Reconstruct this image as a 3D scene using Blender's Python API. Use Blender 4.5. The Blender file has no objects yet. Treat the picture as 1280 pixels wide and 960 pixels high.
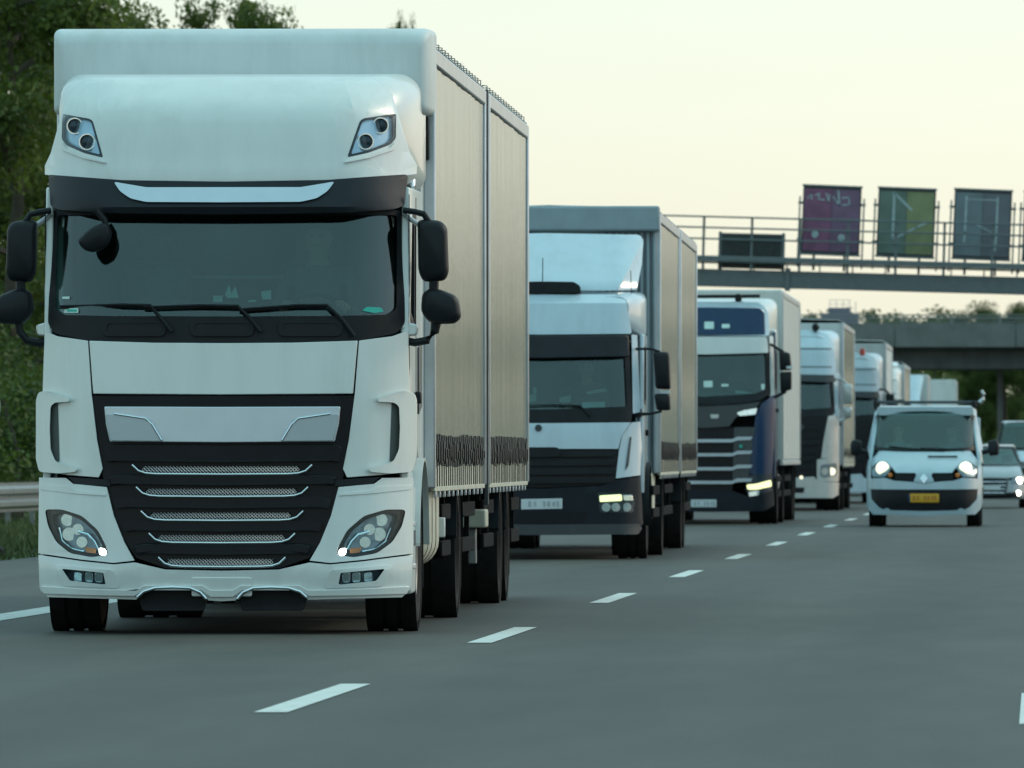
import bpy, bmesh, math, random
from mathutils import Vector, Matrix
import numpy as np
R = math.radians
scene = bpy.context.scene
COL = scene.collection
# ------------------------------------------------------------------ camera
F, VX, HY, CH = 13000.0, 1300.0, 570.0, 1.17      # focal length, vanishing point (photo pixels), eye height
cam = bpy.data.cameras.new('camera'); camo = bpy.data.objects.new('camera', cam); COL.objects.link(camo)
cam.sensor_width = 36; cam.lens = F/1280*36; cam.clip_start = 1; cam.clip_end = 12000
yaw = math.atan((VX-640)/F); pitch = math.atan((HY-480)/F)
camo.location = (0, 0, CH); camo.rotation_euler = (R(90)+pitch, 0, yaw)
cam.dof.use_dof = True; cam.dof.focus_distance = 69; cam.dof.aperture_fstop = 13
scene.camera = camo
scene.render.resolution_x, scene.render.resolution_y = 1024, 768
# ------------------------------------------------------------------ sky and sun
SUN_EL, SUN_AZ = 30.0, 62.0                        # azimuth clockwise from +Y (away from the camera)
world = bpy.data.worlds.new('World'); scene.world = world; world.use_nodes = True
wn, wl = world.node_tree.nodes, world.node_tree.links
wn.clear()
sky = wn.new('ShaderNodeTexSky'); sky.sky_type = 'NISHITA'; sky.sun_disc = False
sky.sun_elevation = R(SUN_EL); sky.sun_rotation = R(SUN_AZ)
sky.air_density = 1.0; sky.dust_density = 0.6; sky.ozone_density = 1.0; sky.altitude = 0
wo = wn.new('ShaderNodeOutputWorld')
bg = wn.new('ShaderNodeBackground'); bg.inputs['Strength'].default_value = 0.097
tint = wn.new('ShaderNodeMix'); tint.data_type = 'RGBA'; tint.blend_type = 'MULTIPLY'; tint.inputs['Factor'].default_value = 1.0
wl.new(sky.outputs[0], tint.inputs['A']); tint.inputs['B'].default_value = (1.20, 0.925, 0.90, 1); wl.new(tint.outputs['Result'], bg.inputs['Color'])
# thin overcast veil over that sky: evenly overcast, a third as bright at the horizon as overhead
wtc = wn.new('ShaderNodeTexCoord'); wsep = wn.new('ShaderNodeSeparateXYZ'); wl.new(wtc.outputs['Generated'], wsep.inputs[0])
wma = wn.new('ShaderNodeMath'); wma.operation = 'MULTIPLY_ADD'; wma.use_clamp = False; wma.inputs[1].default_value = 1.25; wma.inputs[2].default_value = 1.0
wmx = wn.new('ShaderNodeMath'); wmx.operation = 'MAXIMUM'; wmx.inputs[1].default_value = 0.0
wl.new(wsep.outputs['Z'], wmx.inputs[0]); wl.new(wmx.outputs[0], wma.inputs[0])
wmp = wn.new('ShaderNodeMapping'); wmp.inputs['Scale'].default_value = (1, 1, 4); wl.new(wtc.outputs['Generated'], wmp.inputs[0])       # faint cloud texture
wnz = wn.new('ShaderNodeTexNoise'); wnz.inputs['Scale'].default_value = 9; wnz.inputs['Detail'].default_value = 5; wl.new(wmp.outputs[0], wnz.inputs['Vector'])
wnm = wn.new('ShaderNodeMath'); wnm.operation = 'MULTIPLY_ADD'; wnm.inputs[1].default_value = .22; wnm.inputs[2].default_value = .89; wl.new(wnz.outputs['Fac'], wnm.inputs[0])
wfm = wn.new('ShaderNodeMath'); wfm.operation = 'MULTIPLY'; wl.new(wnm.outputs[0], wfm.inputs[0]); wl.new(wma.outputs[0], wfm.inputs[1])
veil = wn.new('ShaderNodeBackground'); veil.inputs['Color'].default_value = (0.210, 0.400, 0.392, 1); wl.new(wfm.outputs[0], veil.inputs['Strength'])
wadd = wn.new('ShaderNodeAddShader'); wl.new(bg.outputs[0], wadd.inputs[0]); wl.new(veil.outputs[0], wadd.inputs[1]); wl.new(wadd.outputs[0], wo.inputs['Surface'])
sun = bpy.data.lights.new('sun', 'SUN'); sun.energy = 0.9; sun.angle = R(12); sun.color = (1.0, 0.86, 0.60)
suno = bpy.data.objects.new('sun', sun); COL.objects.link(suno); suno.location = (40, 60, 60)
sv = Vector((math.sin(R(SUN_AZ))*math.cos(R(SUN_EL)), math.cos(R(SUN_AZ))*math.cos(R(SUN_EL)), math.sin(R(SUN_EL))))
suno.rotation_euler = (-sv).to_track_quat('-Z', 'Y').to_euler()
vs = scene.view_settings
vs.view_transform = 'Standard'; vs.look = 'None'; vs.gamma = 1; vs.use_curve_mapping = False; vs.exposure = 0.0
# ------------------------------------------------------------------ helpers
rng = random.Random(7)
MATS = {}
def mk(name, col, rough=.5, metal=0., coat=0., var=.08, scale=6., bump=0., bscale=60., spec=.5, dirt=0., emit=None, es=0., tr=0.):
    m = bpy.data.materials.new(name); m.use_nodes = True; n, l = m.node_tree.nodes, m.node_tree.links
    b = n['Principled BSDF']
    b.inputs['Roughness'].default_value = rough; b.inputs['Metallic'].default_value = metal
    b.inputs['Coat Weight'].default_value = coat; b.inputs['Coat Roughness'].default_value = .06
    b.inputs['Specular IOR Level'].default_value = spec
    tc = n.new('ShaderNodeTexCoord')
    nz = n.new('ShaderNodeTexNoise'); nz.inputs['Scale'].default_value = scale; nz.inputs['Detail'].default_value = 4
    l.new(tc.outputs['Object'], nz.inputs['Vector'])
    rp = n.new('ShaderNodeValToRGB'); rp.color_ramp.elements[0].position = .3; rp.color_ramp.elements[1].position = .7
    lo = [c*(1-var) for c in col]; hi = [min(1, c*(1+var)) for c in col]
    rp.color_ramp.elements[0].color = (*lo, 1); rp.color_ramp.elements[1].color = (*hi, 1)
    l.new(nz.outputs['Fac'], rp.inputs['Fac']); out = rp.outputs['Color']
    if dirt:
        n2 = n.new('ShaderNodeTexNoise'); n2.inputs['Scale'].default_value = 1.3; n2.inputs['Detail'].default_value = 7; n2.inputs['Roughness'].default_value = .65
        mp = n.new('ShaderNodeMapping'); mp.inputs['Scale'].default_value = (3.5, 3.5, .7)
        l.new(tc.outputs['Object'], mp.inputs['Vector']); l.new(mp.outputs[0], n2.inputs['Vector'])
        r2 = n.new('ShaderNodeMapRange'); r2.inputs['From Min'].default_value = .42; r2.inputs['From Max'].default_value = .8; r2.inputs['To Max'].default_value = dirt
        l.new(n2.outputs['Fac'], r2.inputs['Value'])
        mx = n.new('ShaderNodeMix'); mx.data_type = 'RGBA'; l.new(r2.outputs[0], mx.inputs['Factor'])
        l.new(out, mx.inputs['A']); mx.inputs['B'].default_value = (.16, .145, .12, 1); out = mx.outputs['Result']
    l.new(out, b.inputs['Base Color'])
    if bump:
        nb = n.new('ShaderNodeTexNoise'); nb.inputs['Scale'].default_value = bscale; nb.inputs['Detail'].default_value = 3
        l.new(tc.outputs['Object'], nb.inputs['Vector'])
        bp = n.new('ShaderNodeBump'); bp.inputs['Strength'].default_value = bump; bp.inputs['Distance'].default_value = .02
        l.new(nb.outputs['Fac'], bp.inputs['Height']); l.new(bp.outputs[0], b.inputs['Normal'])
    if emit:
        b.inputs['Emission Color'].default_value = (*emit, 1); b.inputs['Emission Strength'].default_value = es
    if tr: b.inputs['Transmission Weight'].default_value = tr
    MATS[name] = m
    return m
def glass(name, tintc, refl=1.0, f0=1.):
    m = bpy.data.materials.new(name); m.use_nodes = True; n, l = m.node_tree.nodes, m.node_tree.links
    n.remove(n['Principled BSDF']); o = n['Material Output']
    t = n.new('ShaderNodeBsdfTransparent'); t.inputs['Color'].default_value = (*tintc, 1)
    g = n.new('ShaderNodeBsdfGlossy'); g.inputs['Roughness'].default_value = .03; g.inputs['Color'].default_value = (.92, 1, .98, 1)
    lw = n.new('ShaderNodeLayerWeight'); lw.inputs['Blend'].default_value = .5            # Schlick reflectance, same from both faces
    pw = n.new('ShaderNodeMath'); pw.operation = 'POWER'; pw.inputs[1].default_value = 5.; l.new(lw.outputs['Facing'], pw.inputs[0])
    fr = n.new('ShaderNodeMath'); fr.operation = 'MULTIPLY_ADD'; fr.inputs[1].default_value = .93; fr.inputs[2].default_value = .024*f0; l.new(pw.outputs[0], fr.inputs[0])
    nz = n.new('ShaderNodeTexNoise'); nz.inputs['Scale'].default_value = 2.2; nz.inputs['Detail'].default_value = 6
    tc = n.new('ShaderNodeTexCoord'); l.new(tc.outputs['Object'], nz.inputs['Vector'])
    ad = n.new('ShaderNodeMath'); ad.operation = 'MULTIPLY_ADD'; ad.inputs[1].default_value = .012*refl; ad.inputs[2].default_value = -.006
    l.new(nz.outputs['Fac'], ad.inputs[0])
    sm = n.new('ShaderNodeMath'); sm.operation = 'ADD'; sm.use_clamp = True
    l.new(fr.outputs[0], sm.inputs[0]); l.new(ad.outputs[0], sm.inputs[1])
    mx = n.new('ShaderNodeMixShader'); l.new(sm.outputs[0], mx.inputs[0]); l.new(t.outputs[0], mx.inputs[1]); l.new(g.outputs[0], mx.inputs[2])
    l.new(mx.outputs[0], o.inputs['Surface']); MATS[name] = m
    return m
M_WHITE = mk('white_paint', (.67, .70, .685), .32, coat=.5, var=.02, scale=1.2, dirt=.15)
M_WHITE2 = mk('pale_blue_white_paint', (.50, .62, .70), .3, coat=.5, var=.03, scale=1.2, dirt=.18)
M_BLUE = mk('blue_paint', (.004, .030, .085), .32, coat=.25, var=.08, spec=.25, dirt=.03)
M_VISOR = mk('dark_visor_plastic', (.010, .014, .020), .4, var=.15, spec=.3)
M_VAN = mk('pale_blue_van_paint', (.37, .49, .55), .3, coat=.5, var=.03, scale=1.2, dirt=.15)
M_SILVER = mk('silver_paint', (.46, .48, .48), .3, metal=.35, coat=.5, var=.05, dirt=.15)
M_GREYP = mk('grey_paint', (.045, .053, .06), .4, metal=.2, coat=.15, var=.08, dirt=.08, spec=.35)
M_CARGREY = mk('grey_car_paint', (.30, .34, .36), .28, metal=.3, coat=.6, var=.05, dirt=.1)
M_BLACK = mk('black_plastic', (.008, .010, .013), .5, var=.25, bump=.06, bscale=180, spec=.25)
M_GLOSSBLACK = mk('gloss_black', (.005, .007, .011), .28, var=.2, spec=.22)
M_DARK = mk('dark_underside', (.010, .010, .011), .85, var=.3, spec=.08)
M_CHROME = mk('chrome', (.72, .75, .78), .16, metal=1., var=.04)
M_ALU = mk('aluminium', (.50, .53, .56), .38, metal=.7, var=.08, dirt=.2)
M_STEEL = mk('galvanised_steel', (.20, .215, .215), .5, metal=.5, var=.15, scale=14, dirt=.25)
M_PLATEFACET = mk('silver_facet', (.40, .46, .51), .32, metal=.5, coat=.3, var=.03)
M_SILVERBAND = mk('silver_trim', (.56, .63, .70), .28, metal=.5, coat=.4, var=.03)
M_RUBBER = mk('tyre_rubber', (.014, .014, .014), .8, var=.35, scale=9, bump=.2, spec=.2)
M_RIM = mk('wheel_rim', (.22, .22, .22), .5, metal=.6, var=.2, dirt=.4)
M_TARP = mk('tarpaulin', (.165, .19, .16), .22, var=.07, scale=1.2, bump=.10, bscale=9, dirt=.45)
M_TARPW = mk('white_tarpaulin', (.60, .645, .65), .5, var=.04, scale=2, bump=.1, bscale=20, dirt=.22)
M_BOXP = mk('box_panel', (.62, .64, .62), .42, var=.03, scale=2, dirt=.22)
M_STRAP = mk('black_strap', (.022, .024, .022), .7, var=.3, scale=30)
M_STRAPL = mk('pale_strap', (.46, .46, .38), .6, var=.12, dirt=.3)
M_LAMPH = mk('lamp_housing', (.16, .20, .23), .3, metal=.6, var=.25, scale=30)
M_LAMPB = mk('pale_lamp_housing', (.45, .58, .70), .3, metal=.3, var=.1)
M_LAMPD = mk('lamp_dark', (.03, .045, .06), .25, metal=.2, var=.3, scale=30, spec=.4)
M_REFL = mk('lamp_reflector', (.80, .88, .92), .15, metal=1., var=.1, scale=25)
M_AMBER = mk('amber_lens', (.55, .16, .02), .3, coat=.4, var=.1)
M_RED = mk('red_lens', (.5, .03, .02), .3, coat=.4, var=.1)
M_DRL = mk('white_lit_lamp', (1, 1, 1), .3, emit=(1.0, .98, .82), es=8)
M_DRLY = mk('yellow_lit_lamp', (1, 1, .8), .3, emit=(1.0, .97, .36), es=1.15)
M_WARM = mk('warm_lit_lamp', (1, 1, .9), .3, emit=(1.0, .88, .56), es=1.35)
M_PLATE = mk('number_plate_white', (.55, .60, .62), .4, var=.05)
M_PLATEY = mk('number_plate_yellow', (.60, .33, .02), .4, var=.05)
M_INK = mk('faded_lettering', (.33, .37, .40), .5, var=.2)
M_INKR = mk('dark_plate_lettering', (.40, .15, .015), .5, var=.2)
M_DASH = mk('cab_dashboard', (.02, .023, .023), .7, var=.2)
M_SEAT = mk('seat_fabric', (.07, .085, .085), .85, var=.15, scale=30)
M_CABIN = mk('cabin_lining', (.075, .085, .08), .85, var=.1)
M_STICK = mk('pale_sticker', (.55, .72, .68), .5, var=.05)
M_TEALSTICK = mk('teal_sticker', (.02, .42, .33), .5, var=.05)
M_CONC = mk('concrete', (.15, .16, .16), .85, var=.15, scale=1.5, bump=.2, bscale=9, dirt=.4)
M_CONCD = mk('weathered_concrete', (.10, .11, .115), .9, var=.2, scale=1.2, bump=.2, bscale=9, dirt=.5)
M_GANTRY = mk('gantry_paint', (.13, .16, .17), .5, metal=.2, var=.1, dirt=.2)
M_GLASS = glass('windscreen_glass', (.56, .70, .70), 1., 2.7)
M_LENS = glass('lamp_lens', (.93, .97, .98), .5, .7)
M_SIDEGL = glass('side_glass', (.30, .38, .36), 3.)
M_SKIN = mk('skin', (.50, .32, .24), .55, var=.06)
M_HAIR = mk('hair', (.05, .035, .025), .6, var=.2)

def tag(o, label=None, cat=None, group=None, kind=None):
    if label: o['label'] = label
    if cat: o['category'] = cat
    if group: o['group'] = group
    if kind: o['kind'] = kind
    return o
def empty(name, loc, rz=0., label=None, cat=None, group=None):
    o = bpy.data.objects.new(name, None); COL.objects.link(o); o.location = loc; o.rotation_euler = (0, 0, rz)
    o.empty_display_size = .2
    return tag(o, label, cat, group)
def smooth_me(me, ang=35):
    me.shade_smooth()
    try: me.set_sharp_from_angle(angle=R(ang))
    except Exception: pass
def link(name, me, mat, parent=None, bevel=0., seg=2, smooth=True, ang=35):
    if mat and not me.materials: me.materials.append(mat)
    o = bpy.data.objects.new(name, me); COL.objects.link(o)
    if parent: o.parent = parent
    if bevel:
        b = o.modifiers.new('bevel', 'BEVEL'); b.width = bevel; b.segments = seg; b.limit_method = 'ANGLE'; b.angle_limit = R(38)
        b.use_clamp_overlap = True
    if smooth: smooth_me(me, ang)
    return o
def bm_link(name, bm, mat, parent=None, bevel=0., seg=2, recalc=True, smooth=True, ang=35):
    if recalc: bmesh.ops.recalc_face_normals(bm, faces=bm.faces)
    me = bpy.data.meshes.new(name); bm.to_mesh(me); bm.free()
    return link(name, me, mat, parent, bevel, seg, smooth, ang)
def add_box(bm, x0, x1, y0, y1, z0, z1):
    v = [bm.verts.new(p) for p in ((x0,y0,z0),(x1,y0,z0),(x1,y1,z0),(x0,y1,z0),(x0,y0,z1),(x1,y0,z1),(x1,y1,z1),(x0,y1,z1))]
    for f in ((0,3,2,1),(4,5,6,7),(0,1,5,4),(1,2,6,5),(2,3,7,6),(3,0,4,7)): bm.faces.new([v[i] for i in f])
    return v
def box(name, x0, x1, y0, y1, z0, z1, mat, parent=None, bevel=.01, seg=2):
    bm = bmesh.new(); add_box(bm, min(x0,x1), max(x0,x1), min(y0,y1), max(y0,y1), min(z0,z1), max(z0,z1))
    return bm_link(name, bm, mat, parent, bevel, seg)
def add_tube(bm, pts, r, seg=8, caps=True):
    pts = [Vector(p) for p in pts]; rings = []
    rr = r if isinstance(r, (list, tuple)) else [r]*len(pts)
    for i, p in enumerate(pts):
        t = (pts[min(i+1, len(pts)-1)]-pts[max(i-1, 0)]).normalized()
        a = Vector((0,0,1)) if abs(t.z) < .9 else Vector((1,0,0))
        u = t.cross(a).normalized(); v = t.cross(u)
        rings.append([bm.verts.new(p+(u*math.cos(2*math.pi*k/seg)+v*math.sin(2*math.pi*k/seg))*rr[i]) for k in range(seg)])
    for a, b in zip(rings, rings[1:]):
        for k in range(seg): bm.faces.new((a[k], a[(k+1)%seg], b[(k+1)%seg], b[k]))
    if caps: bm.faces.new(rings[0][::-1]); bm.faces.new(rings[-1])
def tube(name, pts, r, mat, parent=None, seg=8):
    bm = bmesh.new(); add_tube(bm, pts, r, seg); return bm_link(name, bm, mat, parent)
def add_lathe_x(bm, prof, c=(0,0,0), seg=28, axis='x'):
    rings = []
    for (x, r) in prof:
        ring = []
        for k in range(seg):
            a = 2*math.pi*k/seg; ca, sa = math.cos(a)*r, math.sin(a)*r
            p = {'x': (x, ca, sa), 'y': (ca, x, sa), 'z': (ca, sa, x)}[axis]
            ring.append(bm.verts.new((p[0]+c[0], p[1]+c[1], p[2]+c[2])))
        rings.append(ring)
    for a, b in zip(rings, rings[1:]):
        for k in range(seg): bm.faces.new((a[k], a[(k+1)%seg], b[(k+1)%seg], b[k]))
    for ring in (rings[0], rings[-1]):
        try: bm.faces.new(ring)
        except ValueError: pass
def lathe(name, prof, c, mat, parent=None, seg=24, axis='y'):
    bm = bmesh.new(); add_lathe_x(bm, prof, c, seg, axis); return bm_link(name, bm, mat, parent)
def rpoly(pts, r=6., n=4):                           # round the corners of a 2D outline
    out = []
    m = len(pts)
    for i, p in enumerate(pts):
        a, b = pts[i-1], pts[(i+1) % m]
        da = math.hypot(a[0]-p[0], a[1]-p[1]); db = math.hypot(b[0]-p[0], b[1]-p[1])
        q = min(r, da*.45, db*.45)
        s = (p[0]+(a[0]-p[0])/da*q, p[1]+(a[1]-p[1])/da*q); e = (p[0]+(b[0]-p[0])/db*q, p[1]+(b[1]-p[1])/db*q)
        for k in range(n+1):
            t = k/n
            out.append(((1-t)**2*s[0]+2*t*(1-t)*p[0]+t*t*e[0], (1-t)**2*s[1]+2*t*(1-t)*p[1]+t*t*e[1]))
    return out
def flat_bm(loops):                                   # filled 2D outline, first loop outer, others holes
    bm = bmesh.new(); edges = []
    for lp in loops:
        vs_ = [bm.verts.new((p[0], 0, p[1])) for p in lp]
        if len(loops) == 1: bm.faces.new(vs_)
        else: edges += [bm.edges.new((vs_[i], vs_[(i+1) % len(vs_)])) for i in range(len(vs_))]
    if len(loops) > 1: bmesh.ops.triangle_fill(bm, use_beauty=True, use_dissolve=False, edges=edges, normal=(0, -1, 0))
    return bm
def slice_bm(bm, axis, step):
    cs = [v.co[axis] for v in bm.verts]; lo, hi = min(cs), max(cs)
    no = [0, 0, 0]; no[axis] = 1
    k = math.ceil(lo/step)
    while k*step < hi:
        co = [0, 0, 0]; co[axis] = k*step+.00037
        bmesh.ops.bisect_plane(bm, geom=bm.verts[:]+bm.edges[:]+bm.faces[:], dist=1e-5, plane_co=co, plane_no=no)
        k += 1
def thicken(bm, vec):                                 # vec(v) -> offset of the back skin
    fs = bm.faces[:]; vsx = bm.verts[:]
    be = [e for e in bm.edges if len(e.link_faces) == 1]
    bk = {v: bm.verts.new(v.co+vec) for v in vsx}
    for f in fs: bm.faces.new([bk[v] for v in f.verts][::-1])
    for e in be: bm.faces.new((e.verts[0], e.verts[1], bk[e.verts[1]], bk[e.verts[0]]))
def surf(prof, W, k=.06, c0=.85, cr=.25, pw=2.4):
    zs = [p[0] for p in prof]; ys = [p[1] for p in prof]
    def f(x, z):
        a = min(abs(x), W*1.03)
        return float(np.interp(z, zs, ys))+k*(a/W)**2+cr*max(0., (a-c0)/(W-c0))**pw
    return f
class Front:
    """front of a vehicle: photo pixels -> points on its front skin, in the vehicle's own frame"""
    def __init__(s, cx, Y0, root, tr=1): s.tr = tr; s.cx, s.Y0, s.root = cx, Y0, root; s.X0 = (cx-VX)*Y0/F; s.sc = F/Y0
    def pt(s, px, py, sf, off=0., exact=False):
        # traced half as measured, the other half its mirror image about the vehicle's middle plane
        m = 1
        if not exact and (px-s.cx)*s.tr < 0: px = 2*s.cx-px; m = -1
        d = .2; u = 1 if exact else min(1., abs(px-s.cx)/(1.15*s.sc))
        for _ in range(5):
            Y = s.Y0+d; x = (px-VX)*Y/F-s.X0-(1-u)*s.X0*d/s.Y0; z = CH-(py-HY)*Y/F
            d = (sf(x, z) if callable(sf) else sf)-off
        return Vector((x*m, d, z))
    def mir(s, pts): return [(2*s.cx-p[0], p[1]) for p in pts][::-1]
    def full(s, half): return half+[q for q in s.mir(half) if abs(q[0]-s.cx) > .01]
    def panel(s, name, loops, sf, mat, parent=None, off=0., thick=.03, bevel=.006, rnd=0., step=None, side=0, exact=False):
        if not isinstance(loops[0], list): loops = [loops]
        if rnd: loops = [rpoly(l, rnd) for l in loops]
        if side: loops = [s.mir(l) for l in loops]
        bm = flat_bm(loops); st = step or s.sc*.09
        slice_bm(bm, 0, st); slice_bm(bm, 2, st)
        for v in bm.verts: v.co = s.pt(v.co.x, v.co.z, sf, off, exact)
        bmesh.ops.remove_doubles(bm, verts=bm.verts[:], dist=.0004)
        thicken(bm, Vector((0, thick, 0)))
        return bm_link(name, bm, mat, parent or s.root, bevel)
    def tubep(s, name, pts, sf, r, mat, parent=None, off=0., side=0, seg=8, exact=False):
        if side: pts = s.mir(pts)
        return tube(name, [s.pt(p[0], p[1], sf, off, exact) for p in pts], r, mat, parent or s.root, seg)
    def housing(s, name, pts, d0, depth, mat, parent=None, rnd=8., side=0, bulge=.75):
        """rounded shell (mirror head and the like): outline at its middle, smaller towards both ends"""
        lp = rpoly(pts, rnd)
        if side: lp = s.mir(lp)
        P = [s.pt(p[0], p[1], d0) for p in lp]; c = sum(P, Vector())/len(P)
        bm = bmesh.new(); rings = []
        for t, q in ((0, bulge), (.12, .92), (.35, 1.), (.8, 1.), (.95, .96), (1, .9)):
            rings.append([bm.verts.new((c.x+(p.x-c.x)*q, d0+depth*t, c.z+(p.z-c.z)*q)) for p in P])
        n = len(P)
        for a, b in zip(rings, rings[1:]):
            for k in range(n): bm.faces.new((a[k], a[(k+1) % n], b[(k+1) % n], b[k]))
        bm.faces.new(rings[0]); bm.faces.new(rings[-1][::-1])
        return bm_link(name, bm, mat, parent or s.root, ang=50)
def side_panel(name, root, x, loops, mat, thick=.04, bevel=.006):
    """outline in (y, z), standing at x, thickness going inwards"""
    if not isinstance(loops[0], list): loops = [loops]
    bm = flat_bm(loops)
    for v in bm.verts: v.co = Vector((x, v.co.x, v.co.z))
    thicken(bm, Vector((-thick if x > 0 else thick, 0, 0)))
    return bm_link(name, bm, mat, root, bevel)
def loft_y(name, secs, mat, root, bevel=0., n=6, ang=40):
    """secs: (y, half width, z0, z1, corner radius)"""
    bm = bmesh.new(); rings = []
    for (y, w, z0, z1, r) in secs:
        r = min(r, w*.95, (z1-z0)*.49); ring = []
        for cx_, cz_, a0 in ((w-r, z1-r, 0), (-(w-r), z1-r, 90), (-(w-r), z0+r, 180), (w-r, z0+r, 270)):
            for k in range(n+1):
                a = R(a0+90*k/n); ring.append(bm.verts.new((cx_+r*math.cos(a), y, cz_+r*math.sin(a))))
        rings.append(ring)
    m = len(rings[0])
    for a, b in zip(rings, rings[1:]):
        for k in range(m): bm.faces.new((a[k], a[(k+1) % m], b[(k+1) % m], b[k]))
    bm.faces.new(rings[0]); bm.faces.new(rings[-1][::-1])
    return bm_link(name, bm, mat, root, bevel, ang=ang)
# wheels share their meshes
def tyre_mesh(r, w, key, _c={}):
    if key in _c: return _c[key]
    bm = bmesh.new(); h = w/2; prof = [(-h*.72, r*.56), (-h, r*.72), (-h*1.0, r*.86), (-h*.86, r*.97), (-h*.78, r)]
    for g in (-.45, -.15, .15, .45): prof += [((g-.06)*w, r), ((g-.05)*w, r-.012), ((g+.05)*w, r-.012), ((g+.06)*w, r)]
    prof += [(h*.78, r), (h*.86, r*.97), (h, r*.86), (h, r*.72), (h*.72, r*.56)]
    prof = sorted([p for p in prof], key=lambda p: 0) ; prof.append(prof[0])
    add_lathe_x(bm, prof[:-1], seg=40)
    bmesh.ops.recalc_face_normals(bm, faces=bm.faces)
    me = bpy.data.meshes.new('tyre'); bm.to_mesh(me); bm.free(); me.materials.append(M_RUBBER); smooth_me(me, 40); _c[key] = me
    return me
def rim_mesh(r, w, key, _c={}):
    if key in _c: return _c[key]
    bm = bmesh.new(); h = w/2
    add_lathe_x(bm, [(h*.74, r*.57), (h*.9, r*.55), (h*.8, r*.5), (h*.35, r*.44), (h*.3, r*.3), (h*.75, r*.24), (h*.85, r*.1)], seg=28)
    for k in range(10):
        a = 2*math.pi*k/10; add_lathe_x(bm, [(h*.3, .018), (h*.55, .016)], (0, math.cos(a)*r*.35, math.sin(a)*r*.35), 6)
    me = bpy.data.meshes.new('wheel'); bmesh.ops.recalc_face_normals(bm, faces=bm.faces); bm.to_mesh(me); bm.free()
    me.materials.append(M_RIM); smooth_me(me, 40); _c[key] = me
    return me
def wheel(root, x, y, r=.5, w=.31, rimmat=None):
    o = bpy.data.objects.new('wheel', rim_mesh(r, w, (r, w))); COL.objects.link(o); o.parent = root; o.location = (x, y, r)
    if x < 0: o.rotation_euler = (0, 0, math.pi)
    t = bpy.data.objects.new('tyre', tyre_mesh(r, w, (r, w))); COL.objects.link(t); t.parent = o
    return o
def copy_tree(o, parent=None):
    c = o.copy(); COL.objects.link(c); c.parent = parent
    for ch in o.children: copy_tree(ch, c)
    return c
def plate_marks(fr, parent, x0, x1, y0, y1, sf, off, mat):      # the unreadable characters of a number plate
    n = 7; w = (x1-x0)/n
    for i in range(n):
        if i == 2: continue
        a = x0+i*w+w*(.12+.1*(i % 2)); e = (i*7 % 3)*.12*(y1-y0); fr.panel('character', [(a, y0+e), (a+w*(.5+.08*(i % 3)), y0), (a+w*(.62-.1*(i % 2)), y1), (a+w*.1*(i % 2), y1-e)], sf, mat, parent, off, .004, 0)
# ================================================================== ground, road, markings
def xoff(Y): return (1.6e-5*(Y-150)**2 if Y > 150 else 0)+(1.2e-4*(Y-420)**2 if Y > 420 else 0)
def ground_mat():
    m = mk('grass_ground', (.05, .085, .022), .95, var=.45, scale=.9, bump=.6, bscale=7); return m
M_GRASS = ground_mat()
def asphalt():
    m = bpy.data.materials.new('asphalt'); m.use_nodes = True; n, l = m.node_tree.nodes, m.node_tree.links; b = n['Principled BSDF']
    tc = n.new('ShaderNodeTexCoord')
    def noise(scale, sc=(1, 1, 1), det=4):
        mp = n.new('ShaderNodeMapping'); mp.inputs['Scale'].default_value = sc; l.new(tc.outputs['Object'], mp.inputs['Vector'])
        z = n.new('ShaderNodeTexNoise'); z.inputs['Scale'].default_value = scale; z.inputs['Detail'].default_value = det
        l.new(mp.outputs[0], z.inputs['Vector']); return z.outputs['Fac']
    def ramp(fac, p0, c0, p1, c1):
        r = n.new('ShaderNodeValToRGB'); r.color_ramp.elements[0].position = p0; r.color_ramp.elements[1].position = p1
        r.color_ramp.elements[0].color = (*c0, 1); r.color_ramp.elements[1].color = (*c1, 1); l.new(fac, r.inputs['Fac']); return r.outputs['Color']
    def mult(a, bb, f=1.):
        x = n.new('ShaderNodeMix'); x.data_type = 'RGBA'; x.blend_type = 'MULTIPLY'; x.inputs['Factor'].default_value = f
        l.new(a, x.inputs['A']); l.new(bb, x.inputs['B']); return x.outputs['Result']
    c = ramp(noise(55, det=5), .3, (.036, .035, .029), .72, (.080, .077, .064))
    c = mult(c, ramp(noise(.55, (1, .05, 1), 3), .3, (.70, .70, .71), .7, (1.16, 1.16, 1.14)))       # wheel tracks along the lanes
    c = mult(c, ramp(noise(.10, (1, .6, 1), 5), .3, (.78, .79, .80), .7, (1.14, 1.14, 1.13)))        # patches and seams
    c = mult(c, ramp(noise(2.4, (1, .12, 1), 4), .35, (.84, .84, .84), .65, (1.08, 1.08, 1.08)))
    sx = n.new('ShaderNodeSeparateXYZ'); l.new(tc.outputs['Object'], sx.inputs[0])                       # darker worn wheel paths in every lane
    m1 = n.new('ShaderNodeMath'); m1.operation = 'MULTIPLY_ADD'; m1.inputs[1].default_value = 2*math.pi/1.72; m1.inputs[2].default_value = 9.68; l.new(sx.outputs['X'], m1.inputs[0])
    m2 = n.new('ShaderNodeMath'); m2.operation = 'COSINE'; l.new(m1.outputs[0], m2.inputs[0])
    m3 = n.new('ShaderNodeMapRange'); m3.inputs['From Min'].default_value = -1; l.new(m2.outputs[0], m3.inputs['Value'])
    c = mult(c, ramp(m3.outputs[0], .1, (1.05, 1.05, 1.05), .9, (.86, .86, .87)))
    l.new(c, b.inputs['Base Color']); b.inputs['Roughness'].default_value = .62; b.inputs['Specular IOR Level'].default_value = .36
    bp = n.new('ShaderNodeBump'); bp.inputs['Strength'].default_value = .35; bp.inputs['Distance'].default_value = .012
    l.new(noise(120, det=2), bp.inputs['Height']); l.new(bp.outputs[0], b.inputs['Normal']); return m
M_ASPH = asphalt()
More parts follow.
